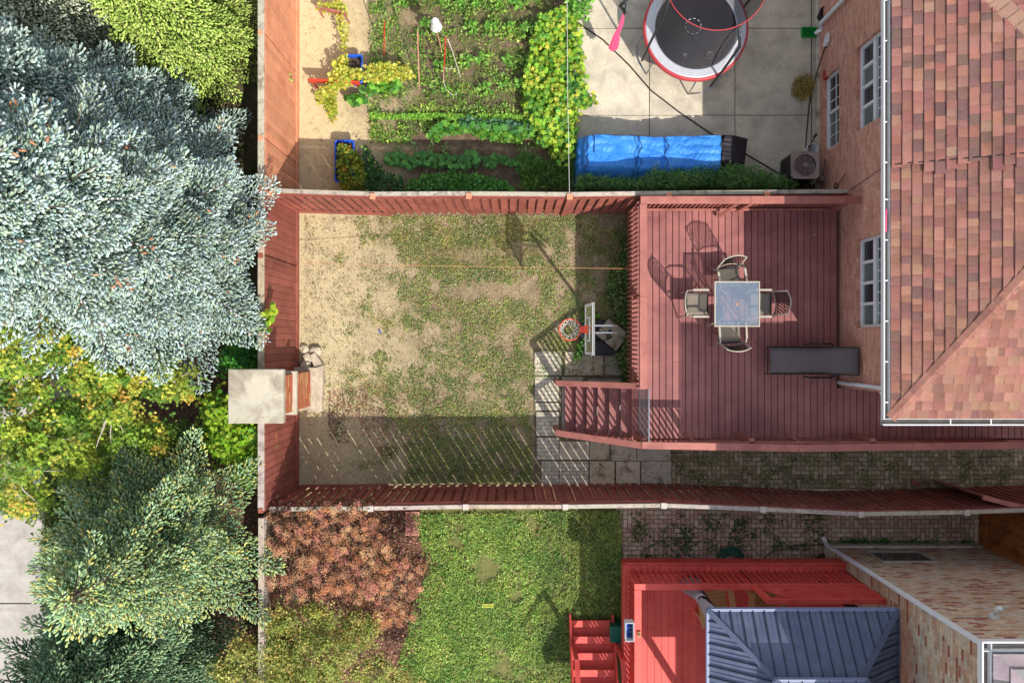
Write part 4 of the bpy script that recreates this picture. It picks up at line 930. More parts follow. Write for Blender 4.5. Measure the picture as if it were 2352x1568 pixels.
b.build('bars', 'grate', T); b = MB(); b.box((p0.x+.01,p1.y+.01,.003),(p1.x-.01,p0.y-.01,.008)); b.build('pit', 'black_plastic', T)
b = MB(); [b.box((0,k*.035,0),(.27,k*.035+.02,.05)) for k in range(3)]; b.box((0,-.005,0),(.02,.1,.045)); b.box((.25,-.005,0),(.27,.1,.045)); o = b.build('yellow_crate_lid', 'yellow_plastic', bevel=.004); o.location = D(1107,1393,.04); o.rotation_euler = (0,0,.03); tag(o, 'small yellow slatted tray lying in the neighbour lawn', 'tray')
# slanting gate leaf and brown gate at right
T = thing('side_gate', 'dark red gate leaf swung open at the far end of the side yard paving', 'gate', D(2200,1150))
b = MB(); s1 = Vector((9.84,-3.25,0)); dd = (Vector((10.7,-3.47,0))-s1).normalized(); L = 1.7; nn2 = Vector((-dd.y,dd.x,0)); zt2 = 1.78; x = 0
while x < L: b.add(_brd(s1, dd, nn2, Vector((0,0,1)), x, .135, 0, .02, .06, zt2), BOXF, random.uniform(.85,1.05)); x += .14
b.build('board_panel', 'fence_red', T, bevel=.003); b = MB(); b.add(_brd(s1, dd, nn2, Vector((0,0,1)), 0, L, -.05, .1, zt2, zt2+.04), BOXF); b.build('cap_rail', 'red_wood', T)
T = thing('wooden_gate', 'warm brown stained wooden gate between the buff house and the side fence', 'gate', D(2256,1240))
gx = D(2258,1240,.3).x; b = MB(); y = -3.62
while y > -4.76: b.box((gx+.05,y-.128,.08),(gx+.075,y,1.85),random.uniform(.85,1.1)); y -= .132
b.build('board_panel', 'brown_gate', T, bevel=.003); b = MB(); b.box((gx,-4.76,.3),(gx+.05,-3.62,.4)); b.box((gx,-4.76,1.5),(gx+.05,-3.62,1.6)); b.bar((gx+.025,-4.7,.4),(gx+.025,-3.7,1.5),.09,.03,(1,0,0)); b.box((gx-.04,-3.62,0),(gx+.06,-3.52,1.9)); b.box((gx+.0,-4.79,1.85),(gx+.1,-3.6,1.9)); b.build('gate_frame', 'brown_gate', T, bevel=.003)
# ================================================================ PATIO THINGS (top right)
tc = Vector((4.11, 7.0, 0)); tzz = .86
T = thing('trampoline', 'round trampoline with grey pad, red edge and tall black safety net', 'trampoline', tc)
b = MB(); b.lathe(tc, [(0,tzz-.02),(.93,tzz-.02)], 64); b.build('mat', 'tramp_mat', T, smooth=True)
b = MB(); b.lathe(tc, [(.91,tzz-.01),(.94,tzz+.015),(1.10,tzz+.02),(1.13,tzz+.005)], 64); o = b.build('pad', 'pad_grey', T)
b = MB(); b.lathe(tc, [(1.125,tzz+.012),(1.15,tzz+.02),(1.175,tzz),(1.175,tzz-.09),(1.15,tzz-.12)], 64); b.build('pad_edge', 'red_vinyl', T, smooth=True)
b = MB()
for k in range(10):
    a0 = 2*math.pi*k/10; cm = D(1593,60,tzz); b.add([(cm.x+r*math.cos(a), cm.y+r*math.sin(a), tzz-.012) for r, a in ((.165,a0),(.185,a0),(.185,a0+.34),(.165,a0+.34))], [(0,1,2,3)])
cm = D(1574,126,tzz)
for ang, ln in ((.3,.06),(1.2,.05),(2.4,.055),(3.6,.045),(5.0,.06)): b.bar((cm.x, cm.y, tzz-.013), (cm.x+ln*math.cos(ang), cm.y+ln*math.sin(ang), tzz-.013), .012, .002)
b.build('printed_mark', 'white_paint', T)
b = MB(); nr = 1.12
top = Vector((3.96, 7.0, 2.85)); rt = 1.0
N_ = 64; vs = []; rows = 8
for i in range(rows+1):
    t = i/rows; z = tzz+.02+(top.z-tzz-.02)*t; cxx = tc.x+(top.x-tc.x)*t; rad = .93+(rt-.93)*t-.10*math.sin(math.pi*t)
    for k in range(N_): a = 2*math.pi*k/N_; vs.append((cxx+rad*math.cos(a), tc.y+rad*math.sin(a), z))
b.add(vs, [(i*N_+k, i*N_+(k+1)%N_, (i+1)*N_+(k+1)%N_, (i+1)*N_+k) for i in range(rows) for k in range(N_)]); b.build('safety_net', 'net_black', T, smooth=True)
b = MB(); b.tube([(top.x+rt*math.cos(a), tc.y+rt*math.sin(a), top.z) for a in np.linspace(0,2*math.pi,65)], .009, 6); b.build('net_rim', 'red_vinyl', T)
for k, a in enumerate([-1.15, -1.15+math.pi/2, -1.15+math.pi, -1.15+3*math.pi/2]):
    ca, sa = math.cos(a), math.sin(a)
    b = MB(); b.tube([(tc.x+1.2*ca, tc.y+1.2*sa, .3),(tc.x+1.2*ca, tc.y+1.2*sa, 1.2),(tc.x+1.17*ca, tc.y+1.17*sa, 2.3),(top.x+(rt+.02)*ca, tc.y+(rt+.02)*sa, 2.85)], .028, 8); b.build('net_pole', 'black_plastic', T, smooth=True)
    for s in (.0,):
        b = MB(); a1, a2_ = a-.38, a+.22
        b.tube([(tc.x+1.12*math.cos(a1), tc.y+1.12*math.sin(a1), .8),(tc.x+1.18*math.cos(a1), tc.y+1.18*math.sin(a1), .06),(tc.x+1.2*math.cos((a1+a2_)/2), tc.y+1.2*math.sin((a1+a2_)/2), .02),(tc.x+1.18*math.cos(a2_), tc.y+1.18*math.sin(a2_), .06),(tc.x+1.12*math.cos(a2_), tc.y+1.12*math.sin(a2_), .8)], .02, 8); b.build('leg', 'chrome', T, smooth=True)
b = MB()
for k in range(3): b.bar((tc.x+.50+.05*k, tc.y-.99+.05*k, tzz+.2), (tc.x+.56+.03*k, tc.y-.86+.10*k, tzz+1.1), .014, .006)
b.build('strap', 'white_paint', T)
T = thing('bucket', 'small pale bucket standing on the trampoline mat near its pole', 'bucket', D(1627,132,tzz))
b = MB(); b.lathe(D(1627,132,tzz-.01), [(.0,.01),(.055,.01),(.07,.14),(.075,.14),(.06,0),(0,0)], 20); b.build('body', 'stone_white', T); 
T = thing('folded_parasol', 'narrow pink folded cloth hanging from a leaning dark pole on the patio', 'parasol', D(1430,60))
a = D(1407,112,.75); c = D(1434,32,1.75); b = MB(); n = 14; vs = []
for i in range(13):
    t = i/12; p = a.lerp(c, t); r = .085*(1-t)**.8+.018+.02*math.sin(t*9)*(1-t)
    for k in range(n): an = 2*math.pi*k/n; q = r*(1 if k % 2 else .55); vs.append((p.x+q*math.cos(an)+.012*math.sin(t*11), p.y+q*.5*math.sin(an), p.z+q*math.sin(an)*.8))
b.add(vs, [(i*n+k, i*n+(k+1)%n, (i+1)*n+(k+1)%n, (i+1)*n+k) for i in range(12) for k in range(n)]); b.build('cloth', 'pink_cloth', T)
b = MB(); b.tube([D(1434,34,1.74), D(1440,-10,2.2), D(1420,-60,1.5), D(1400,-80,0)], .018, 8); b.tube([D(1436,30,1.75), D(1425,14,1.9), D(1440,0,2.1)], .035, 8); b.build('pole', 'black_plastic', T, smooth=True)
# ---- tarp covered pile
px0, px1 = 1330, 1662
T = thing('tarp_pile', 'long pile covered with a crumpled bright blue tarpaulin tied with cord', 'tarpaulin', D(1530,372))
def tarp(u, v, seed=0):
    "u 0..1 along, v 0..1 across (0 = fence side)"
    X = 1.50+3.30*u; yA, yB = 3.60, 4.70
    y = yA+(yB-yA)*v
    e = min(u/.06, (1-u)/.05, 1); ev = min(v/.34, (1-v)/.10, 1)
    prof = math.sin(min(1,max(0,ev))*math.pi/2)**.8; eu = math.sin(min(1,max(0,e))*math.pi/2)**.6
    z = .86*prof*eu*(.9+.1*math.sin(u*7+1))
    if v > .55 and .1 < u < .72: z += .06
    q = Vector((X*1.3, y*1.3, seed)); z += .05*noise.noise(q*1.5)+ .045*abs(noise.noise(Vector((X*2.2+y*1.5,y*5,1))))+.018*abs(noise.noise(Vector((X*8-y*4,y*5,4))))+.004*noise.noise(q*14)
    ed = max(0, 1-min(u, 1-u, v, 1-v)*14)
    X += .06*ed*noise.noise(Vector((y*6, X*6, 3)))+ (-.05 if u < .02 else 0); y += .07*ed*noise.noise(Vector((X*5, y, 8)))
    for uc in (.05, .40, .58):
        d_ = abs(u-uc); z -= .05*math.exp(-(d_/.012)**2)
    return Vector((X, y, max(.02, z)))
b = MB(); nu, nv = 260, 90; vs = [tarp(i/nu, j/nv) for i in range(nu+1) for j in range(nv+1)]
b.add(vs, [(i*(nv+1)+j, (i+1)*(nv+1)+j, (i+1)*(nv+1)+j+1, i*(nv+1)+j+1) for i in range(nu) for j in range(nv)]); b.build('tarp', 'tarp_blue', T, smooth=False)
b = MB()
for uc in (.05, .39, .42, .60): b.tube([tarp(uc+.012*math.sin(k*.5), k/40)+Vector((0,0,.014)) for k in range(41)], .006, 5)
b.tube([tarp(.05+.37*k/30, .93)+Vector((0,0,.012)) for k in range(31)], .006, 5); b.build('cord', 'hose_black', T)
b = MB(); n1, n2 = 26, 30; vs = []
for i in range(n1+1):
    for j in range(n2+1):
        u, v = i/n1, j/n2; X = 4.70+.62*u+.12*(v-.5); y = 3.68+1.0*v; z = .86*math.sin(min(1, v/.36)*math.pi/2)*math.sin(min(1,(1-v)/.08+.25)*math.pi/2)-.10*u+.012*math.sin(v*60+u*3)+.03*noise.noise(Vector((X*3,y*3,2)))
        z -= .2*u*u
        vs.append((X, y, max(.03, z)))
b.add(vs, [(i*(n2+1)+j, (i+1)*(n2+1)+j, (i+1)*(n2+1)+j+1, i*(n2+1)+j+1) for i in range(n1) for j in range(n2)]); b.build('black_cover', 'tarp_black', T, smooth=True)
b = MB(); vs = []
for i in range(20):
    for j in range(24):
        u, v = i/19, j/23; X = 5.0+.46*u+.1*(1-v); y = 3.6+.8*v; z = .5*(1-u)*min(1, v*4)+.05*noise.noise(Vector((X*7,y*7,0))); X += .08*noise.noise(Vector((y*5,3,1)))*u; vs.append((X, y, max(.02,z)))
b.add(vs, [(i*24+j, (i+1)*24+j, (i+1)*24+j+1, i*24+j+1) for i in range(19) for j in range(23)]); b.build('tarp_end', 'tarp_blue', T)
# ---- air conditioner
a = D(1818,349,.72); c = D(1882,409,.72); cx, cy = (a.x+c.x)/2, (a.y+c.y)/2; hw_ = .31
T = thing('air_conditioner', 'grey brown air conditioner condenser with round fan grille by the house wall', 'air conditioner', (cx, cy, 0))
def rsq(h, r, n=6):
    out = []
    for (sx, sy), a0 in (((1,1),0),((-1,1),90),((-1,-1),180),((1,-1),270)):
        for k in range(n+1): an = math.radians(a0+90*k/n); out.append((cx+sx*(h-r)+r*math.cos(an), cy+sy*(h-r)+r*math.sin(an)))
    return out
b = MB(); b.prism(rsq(hw_-.02, .1), .08, .66, .45); b.build('body', 'ac_body', T)
b = MB(); 
for k in range(13):
    z = .1+k*.045; b.tube([(x, y, z) for x, y in rsq(hw_-.005, .1)+[rsq(hw_-.005, .1)[0]]], .004, 4, cap=False)
for k, (x, y) in enumerate(rsq(hw_-.006, .1, 4)): b.tube([(x,y,.08),(x,y,.68)], .005, 4)
for s in np.linspace(-.2,.2,8):
    for q in ((cx+s,cy-hw_),(cx+s,cy+hw_),(cx-hw_,cy+s),(cx+hw_,cy+s)): b.tube([(q[0],q[1],.08),(q[0],q[1],.68)], .004, 4)
b.build('guard', 'black_metal', T)
b = MB(); outer = rsq(hw_, .1, 6); n = len(outer); inner = [(cx+.245*math.cos(2*math.pi*k/n+math.pi/n*0), cy+.245*math.sin(2*math.pi*k/n)) for k in range(n)]
b.add([(x,y,.72) for x, y in outer]+[(x,y,.70) for x, y in inner]+[(x,y,.65) for x, y in outer], [(k,(k+1)%n,(k+1)%n+n,k+n) for k in range(n)]+[((k+1)%n,k,k+2*n,(k+1)%n+2*n) for k in range(n)]); b.build('top', 'ac_body', T, smooth=False)
b = MB(); b.lathe((cx,cy,.0), [(0,.5),(.244,.5),(.246,.70)], 32); b.build('fan_well', 'black_plastic', T)
b = MB()
for k in range(4):
    a0 = k*math.pi/2+.4; b.add([(cx+r*math.cos(a), cy+r*math.sin(a), z) for r, a, z in ((.05,a0,.6),(.22,a0-.1,.62),(.22,a0+.75,.56),(.05,a0+.7,.56))], [(0,1,2,3)], .8)
b.build('fan_blade', 'chrome', T)
b = MB()
for r in np.linspace(.09,.24,6): b.tube([(cx+r*math.cos(a), cy+r*math.sin(a), .715) for a in np.linspace(0,2*math.pi,33)], .003, 4, cap=False)
for k in range(8): a = k*math.pi/4; b.tube([(cx+.05*math.cos(a),cy+.05*math.sin(a),.72),(cx+.245*math.cos(a),cy+.245*math.sin(a),.715)], .005, 4)
b.lathe((cx,cy,.715), [(.065,0),(.06,.015),(0,.02)], 16); b.build('grille', 'chrome', T)
q = D(1866,342,.25); T = thing('bucket', 'white bucket with a brush behind the air conditioner', 'bucket', (q.x,q.y,0)); b = MB(); b.lathe((q.x,q.y,0), [(0,.02),(.09,.02),(.125,.27),(.135,.27),(.1,0)], 20); b.build('body', 'white_plastic', T)
b = MB(); b.tube([(q.x-.02,q.y+.08,.1),(q.x-.03,q.y+.22,.45)], .012, 6); b.tube([(q.x-.05,q.y+.2,.43),(q.x-.02,q.y+.26,.5)], .03, 6); o = b.build('brush', 'hose_black'); tag(o, 'worn brush sticking out behind the white bucket', 'brush')
b = MB(); e = D(1896,413,.3); b.box((WX-.12,e.y-.05,.15),(WX-.005,e.y+.06,.4)); b.tube([(cx+.3,cy-.2,.15),(cx+.4,cy-.32,.1),(WX-.05,e.y,.18)], .02, 6, .3); b.tube([(WX-.05,cy+.2,.5),(WX-.05,e.y+.05,.35)], .014, 6); o = b.build('junction_box', 'chrome'); tag(o, 'small grey electrical box low on the brick wall beside the air conditioner', 'electrical box')
# ================================================================ GARDEN THINGS
def frame_tub(x0, y0, x1, y1, z, label):
    a = D(x0,y0,z); c = D(x1,y1,z); T = thing('blue_tub', label, 'tub', (a.x, c.y, 0), 'blue plastic tubs in the garden')
    r = .05; loop = []
    for (cx, cy), a0 in (((c.x-r, a.y-r),0),((a.x+r, a.y-r),90),((a.x+r, c.y+r),180),((c.x-r, c.y+r),270)):
        for k in range(5): an = math.radians(a0+90*k/4); loop.append((cx+r*math.cos(an), cy+r*math.sin(an)))
    n = len(loop)
    b = MB(); b.tube([(x,y,z) for x, y in loop]+[(*loop[0],z)], .022, 8, cap=False); b.build('rim', 'blue_plastic', T, smooth=True)
    b = MB(); mx_, my_ = (a.x+c.x)/2, (a.y+c.y)/2; b.add([(x,y,z) for x,y in loop]+[(mx_+(x-mx_)*.85, my_+(y-my_)*.85, 0.02) for x,y in loop], [(k,(k+1)%n,(k+1)%n+n,k+n) for k in range(n)]); b.build('wall', 'blue_plastic', T)
    b = MB(); b.add([(mx_+(x-mx_)*.93, my_+(y-my_)*.93, z*.7) for x,y in loop], [tuple(range(n))]); b.build('soil', 'fresh_dirt', T); return T
frame_tub(787,127,831,190,.34,'blue plastic tub overgrown by yellow vine leaves, near the red planks'); frame_tub(770,323,812,418,.30,'blue plastic tub with reddish green vine spilling towards the side fence')
def plank(x0, y0, x1, y1, z, lab, mat='red_plank', w_=.04, h=.16):
    T = thing('red_plank', lab, 'plank', D(x0,y0)); b = MB(); p, q = D(x0,y0,z), D(x1,y1,z); b.bar(p, q, w_, h); b.build('board', mat, T, bevel=.004); b = MB()
    for f in (.06, .94): r = p.lerp(q, f); b.bar((r.x,r.y,0),(r.x,r.y,z),.03,.03)
    b.build('stake', mat, T)
plank(709,185,826,191,.45,'long red plank trellis crossing the yellow vine, nearest the blue tub'); plank(726,18,796,33,.45,'red plank trellis with thin yellow vine near the top of the garden', 'red_wood')
def stake(x0,y0,x1,y1,z,lab,mat='red_plank',r=.014):
    b = MB(); b.tube([D(x0,y0,z), D(x1,y1,0)], r, 6); o = b.build('garden_stake', mat); tag(o, lab, 'stake')
stake(883,50,882,130,1.5,'slim red garden stake nearest the yellow vine'); stake(959,72,963,205,1.5,'pale topped garden stake in the middle of the vegetable rows','grate'); 
stake(1024,85,1018,190,1.6,'red garden stake carrying the white hose')
q = D(1001,62,1.25); T = thing('bucket', 'white bucket hung upside down on a stake in the vegetable garden', 'bucket', (q.x,q.y,0)); b = MB(); b.lathe(D(1002,62,1.15), [(.13,.0),(.12,.02),(.085,.24),(0,.245)], 22); b.build('body', 'white_plastic', T, smooth=False); b = MB(); b.lathe(D(999,54,1.45), [(.055,0),(.055,.10),(.03,.15),(0,.15)], 16); b.build('jug_on_top', 'white_plastic', T); b = MB(); b.tube([(q.x,q.y,0),(q.x,q.y,1.3)], .014, 6); b.build('stake', 'grate', T)
b = MB(); b.tube([D(1010,75,1.0),D(1028,90,1.5),D(1040,120,1.1),D(1052,160,.5),D(1058,178,.2)], .009, 5); b.tube([D(1046,158,.6),D(1020,158,1.0),D(1018,185,.5),D(1024,205,.2),D(1040,220,.1),D(1056,214,.05)], .009, 5); o = b.build('garden_hose', 'hose_white'); tag(o, 'thin white hose looped round a red stake among the vegetables', 'hose')
T = thing('clothes_line', 'thin white line running across the garden edge to a fence post', 'rope', D(1308,445)); b = MB(); b.tube([D(1308,446,1.95),D(1304,225,1.9),D(1302,-60,2.0)], .0055, 5); b.build('line', 'rope_white', T)
b = MB(); b.tube([D(1452,617,1.6),D(1200,614,1.3),D(980,610,1.0),D(690,604,.7)], .0045, 5); b.tube([D(1452,617,1.6),D(1466,617,1.8)], .0045, 5); o = b.build('orange_string', 'rope'); tag(o, 'thin orange string stretched across the bare yard to the deck railing', 'string')
b = MB(); b.tube([D(1432,880,.03),D(1418,876,.04),D(1412,890,.05),D(1425,897,.04)], .012, 6); o = b.build('yellow_rope', 'yellow_plastic'); tag(o, 'short yellow cord on the ground by the stair top', 'cord')
b = MB(); b.box((0,0,0),(.03,.42,.2)); o = b.build('blue_box', 'blue_plastic'); o.location = D(1425,1002,.3); tag(o, 'bright blue narrow box glimpsed under the deck stairs', 'box')
b = MB(); b.tube([D(870,758,.03),D(874,764,.03)], .015, 6); o = b.build('blue_scrap', 'blue_plastic'); tag(o, 'tiny blue scrap lying in the bare yard', 'scrap')
b = MB(); p = D(1272,1115,.05); b.add([(p.x-.04,p.y-.03,.05),(p.x+.05,p.y-.02,.06),(p.x+.03,p.y+.05,.05),(p.x-.02,p.y+.04,.07)],[(0,1,2,3)]); o = b.build('paper_scrap', 'white_paint', solid=.004); tag(o, 'crumpled white paper scrap at the foot of the side fence', 'scrap')
# ================================================================ PLANTS
G1, G2, G3, GY_ = C(110,160,60), C(70,120,50), C(150,190,70), C(190,200,70)
YEL = [C(216,220,84), C(196,206,72), C(230,228,116), C(176,190,72), C(220,204,80)]
def plantleaves(name, T, pos, size, cols, tmpl, mat='leaf', jit=.2, sj=.3, flat=.45, parent=None, wts=None, out=None):
    n = len(pos); d = rdirs(n, -.25, .5)
    if out is not None: d = d*.6+out
    R = frames(d, flat); sc = size*(1+rng.uniform(-sj, sj, n)); return scatter(name, tmpl[0], tmpl[1], pos, R, sc, pal(n, cols, jit, wts), mat, T)
def P3(xy, z): return np.column_stack([xy, z])
# big-leaved crop plant prototype
def crop(label, n, R0, hgt, size, cols, tmpl, group, stems=True, flat=.25):
    T = thing('crop_plant', label, 'plant', (0,0,0), group)
    a = rng.uniform(0, 2*math.pi, n); r = R0*np.sqrt(rng.uniform(.03, 1, n)); z = hgt*(.35+.65*(1-r/R0)*rng.uniform(.5, 1, n)+.1*rng.random(n))
    pos = np.stack([r*np.cos(a), r*np.sin(a), z], 1)
    out = np.stack([np.cos(a), np.sin(a), rng.uniform(-.3,.3,n)], 1)
    R = frames(out+rng.normal(0,.25,out.shape), flat); scatter('leaves', *tmpl, pos-out*np.array([[.5,.5,0]])*size, R, size*rng.uniform(.7,1.25,n), pal(n, cols, .14), 'leaf', T)
    if stems:
        b = MB()
        for k in range(min(n, 14)): b.tube([(0,0,0), tuple(pos[k]*np.array([.5,.5,.8])), tuple(pos[k])], .006, 4, col=tuple(C(120,140,60)))
        b.build('stems', 'leaf', T)
    return T
OK_ = [C(120,180,60), C(96,158,56), C(140,196,76), C(84,140,60)]
OKD = [C(110,180,84), C(90,156,76), C(126,196,92), C(76,136,70)]
def row(proto, x0, x1, y, step, lab, yj=5, z=0, sc=(.8,1.15), first=True):
    x = x0; i = 0; n = int((x1-x0)/step)+1
    nm = ['first','second','third','fourth','fifth','sixth','seventh','eighth','ninth','tenth','eleventh','twelfth','thirteenth','fourteenth']
    while x <= x1:
        l = lab.replace('#', nm[min(i, 13)])
        loc = D(x+random.uniform(-3,3), y+random.uniform(-yj,yj), z)
        if first and i == 0: proto.location = loc; proto['label'] = l
        else: dup(proto, loc, random.uniform(0, 6.28), random.uniform(*sc), l)
        x += step; i += 1
p_ok = crop('x', 26, .19, .34, .15, OK_, OKRA, 'okra plants in the sunny row')
row(p_ok, 1000, 1262, 304, 22, 'bright okra plant, # from the left in the sunlit broad leaved row', 8)
p_od = crop('x', 26, .19, .34, .15, OKD, OKRA, 'okra plants in the shaded row')
row(p_od, 905, 1085, 372, 20, 'dark green okra plant, # from the left in the shaded row by the fence', 6)
p3_ = crop('x', 18, .15, .25, .12, OKD, OKRA, 'small okra plants right of the shaded row'); row(p3_, 1118, 1235, 374, 23, 'smaller okra plant, # from the left at the right end of the shaded row', 6)
PE = [C(140,204,80), C(112,174,66), C(170,220,100), C(96,150,56)]
p_pe = crop('x', 46, .17, .36, .085, PE, LEAF, 'pepper plants in the weedy beds')
k = 0
nmx = ['left edge','left','left centre','centre','right centre','right','right edge','far right','last']
for ry, xs_ in ((8,[917,970,1018,1060,1100,1145,1190]),(75,[985,1080,1125,1165,1210,1250]),(150,[1010,1070,1110,1160,1205,1240]),(205,[1020,1110,1160,1205,1235])):
    for j, xx in enumerate(xs_):
        lab = 'leafy pepper plant at the %s of the %s bed row counted from the top' % (nmx[j], {8:'first',75:'second',150:'third',205:'fourth'}[ry]); loc = D(xx+random.uniform(-6,6), ry+random.uniform(-10,10))
        if k == 0: p_pe.location = loc; p_pe['label'] = lab
        else: dup(p_pe, loc, random.uniform(0,6), random.uniform(.75,1.25), lab)
        k += 1
p_sm = crop('x', 16, .11, .14, .07, [C(120,150,90), C(150,176,110)], LEAF, 'seedlings at the bare end of the okra row', False); row(p_sm, 915, 1030, 341, 37, 'small grey green seedling, # from the left beside the okra row', 5)
# squash vine on the patio edge
SQ = [C(150,200,60), C(180,215,70), C(120,180,70), C(206,220,80), C(96,156,64), C(226,220,90)]
poly = dpoly([(1238,60),(1300,30),(1325,60),(1335,130),(1338,220),(1365,245),(1330,262),(1318,310),(1310,370),(1285,395),(1262,350),(1240,330),(1200,250),(1208,170),(1225,110)])
n = 2600; xy = poly_pts(poly, n); z = .18+.35*rng.random(n)**1.3+.15*nz(xy, 1.5); T = thing('squash_vine', 'sprawling squash vine with big yellow green leaves along the patio edge', 'vine', D(1290,220))
plantleaves('leaves', T, P3(xy, np.maximum(z,.08)), .125, SQ, OKRA, flat=.45, jit=.16, wts=[5,5,4,3,3,1])
b = MB()
for k in range(10): q = [D(1290+random.uniform(-30,30), 40+33*k+random.uniform(-10,10)+s*18, .12) for s in range(3)]; b.tube(q, .008, 5, col=tuple(C(130,160,70)))
b.build('stems', 'leaf', T)
n = 420; xy = poly_pts(dpoly([(1300,0),(1325,-20),(1345,15),(1350,60),(1318,70),(1296,40)]), n); T = thing('climbing_bean', 'bright green climbing plant at the top corner of the concrete patio', 'plant', D(1320,30)); plantleaves('leaves', T, P3(xy, .3+.6*rng.random(n)), .09, PE, LEAF); b = MB(); b.tube([D(1320,30,0),D(1318,28,.8)], .01, 5, col=tuple(G2)); b.build('stems', 'leaf', T)
n = 320; xy = poly_pts(dpoly([(1300,180),(1322,190),(1335,225),(1362,246),(1330,255),(1300,240)]), n); T = thing('squash_vine', 'dark leaved shoot of squash reaching out over the concrete', 'vine', D(1310,215)); plantleaves('leaves', T, P3(xy, .15+.4*rng.random(n)), .12, [C(84,150,70), C(110,170,70), C(70,130,60)], OKRA); b = MB(); b.tube([D(1290,215,.1),D(1350,245,.2)], .01, 5, col=tuple(G2)); b.build('stems', 'leaf', T)
# yellow vine on tubs and planks
def vine(lab, polys, n, size, cols, z0, z1, kind='yellow_vine', tm=LEAF, wts=None):
    T = thing(kind, lab, 'vine', D(*polys[0][0])); ar = 0; P_ = []
    for poly in polys:
        q = dpoly(poly, (z0+z1)/2); P_.append(poly_pts(q, max(8, n//len(polys))))
    xy = np.concatenate(P_); plantleaves('leaves', T, P3(xy, z0+(z1-z0)*rng.random(len(xy))), size, cols, tm, wts=wts)
    b = MB()
    for poly in polys:
        cxm = sum(p[0] for p in poly)/len(poly); cym = sum(p[1] for p in poly)/len(poly)
        b.tube([D(poly[0][0], poly[0][1], z0*.8), D(cxm, cym, z0), D(poly[len(poly)//2][0], poly[len(poly)//2][1], z0)], .008, 5, col=tuple(C(140,110,70)))
    b.build('stems', 'leaf', T); return T
vine('bright yellow grape vine sprawling over the blue tub and red planks', [[(768,150),(790,135),(800,160),(830,165),(870,148),(910,150),(945,160),(948,172),(900,180),(860,185),(820,180),(800,195),(775,205),(745,225),(730,240),(728,225),(755,195),(765,175)]], 1500, .085, YEL, .25, .65, tm=MAPLE)
vine('thin yellow vine strand trailing down from the top red plank', [[(776,14),(793,18),(797,60),(795,110),(800,150),(780,150),(782,100),(776,50)],[(725,20),(760,24),(793,18),(790,12),(740,14)]], 420, .075, YEL, .25, .6, tm=MAPLE)
vine('pale yellow green vine tip creeping over the sand towards the fence', [[(728,215),(748,205),(775,200),(770,230),(775,262),(765,280),(752,262),(745,240)]], 330, .075, [C(190,200,70), C(210,210,80), C(150,170,60)], .05, .3, tm=MAPLE)
vine('olive and amber vine spilling out of the blue tub beside the side fence', [[(782,332),(812,345),(832,372),(838,410),(830,438),(784,436),(778,390)]], 1000, .085, [C(150,170,50), C(110,140,40), C(200,190,60), C(210,150,60), C(90,120,44)], .15, .55, tm=MAPLE, wts=[5,5,2,1,3])
vine('bright green squash shoots below the yellow vine', [[(848,190),(905,185),(915,208),(860,205),(820,240),(795,238),(800,225),(835,212)]], 130, .14, OK_, .1, .3, 'squash_vine', ROUND)
vine('dense dark green bean mound against the side fence', [[(930,438),(945,415),(985,402),(1050,398),(1110,405),(1165,420),(1185,440)]], 2600, .055, [C(96,160,66), C(74,130,58), C(116,180,76)], .12, .42, 'bean_mound', ROUND)
vine('dark leafy plants with pale shoots between the olive vine and the bean mound', [[(835,330),(850,350),(870,380),(885,400),(930,410),(925,440),(840,440)]], 560, .085, [C(66,116,60), C(84,136,70), C(50,96,50), C(150,190,80)], .1, .4, 'leafy_plant', LEAF, wts=[4,4,4,1])
vine('light green low hedge row of small leaves across the garden', [[(850,262),(930,264),(1000,262),(1080,266),(1160,264),(1240,268),(1245,278),(1160,278),(1080,280),(1000,274),(930,272),(850,272)]], 1900, .045, [C(140,200,70), C(110,170,60), C(170,214,80)], .04, .16, 'parsley_row', ROUND)
vine('grey green brassica leaves behind the sunlit okra row', [[(1060,275),(1130,280),(1240,285),(1250,305),(1180,300),(1100,292),(1065,290)]], 420, .10, [C(90,140,100), C(70,116,80), C(110,156,110)], .08, .3, 'brassica_row', OKRA)
def weedy(lab, poly, n, size, cols, z0, z1, cat='weeds', name='weeds', tm=LEAF, thr=None, sc=1.5, wts=None, mat='leaf', elong=None, dd=(-.2,.9), bands=None, fall=None, zp=0):
    xy = poly_pts(dpoly(poly, zp), n)
    if thr is not None:
        v = nz(xy, sc, 3.3)+.5*nz(xy, sc*2.7, 6.1)+rng.normal(0,.2,len(xy))
        if bands:
            yy = 784-xy[:,1]*F/H; xx = 1176+xy[:,0]*F/H
            for (c_, h_, x0_, x1_, wgt) in bands: v += wgt*np.exp(-((yy-c_+8*nz(xy,.8,1.1))/h_)**2)*np.clip((xx-x0_)/80,0,1)*np.clip((x1_-xx)/60,0,1)
        if fall: v -= np.clip((fall[0]-(1176+xy[:,0]*F/H))/fall[1]+.8*nz(xy,1.3,4.4), 0, 1.2)
        xy = xy[v > thr]
    n = len(xy); z = z0+(z1-z0)*rng.random(n); R = frames(rdirs(n, *dd), .4); s_ = size*rng.uniform(.6,1.4,n)
    S3 = np.stack([s_*(elong or 1), s_, s_], 1); cc = pal(n, cols, .24, wts); pv = np.clip(nz(xy, 1.7, 7.7)*1.2+nz(xy, 5, 2.2)*.8, -1, 1)[:,None]; cc = np.clip(cc*(1+.4*pv*np.array([[1.0,.6,.6]])), .004, .9)
    o = scatter(name, *tm, P3(xy, z), R, S3, cc, mat); return stuff(o, lab, cat)
GR = [C(130,170,60), C(100,140,50), C(160,190,80), C(90,120,50)]
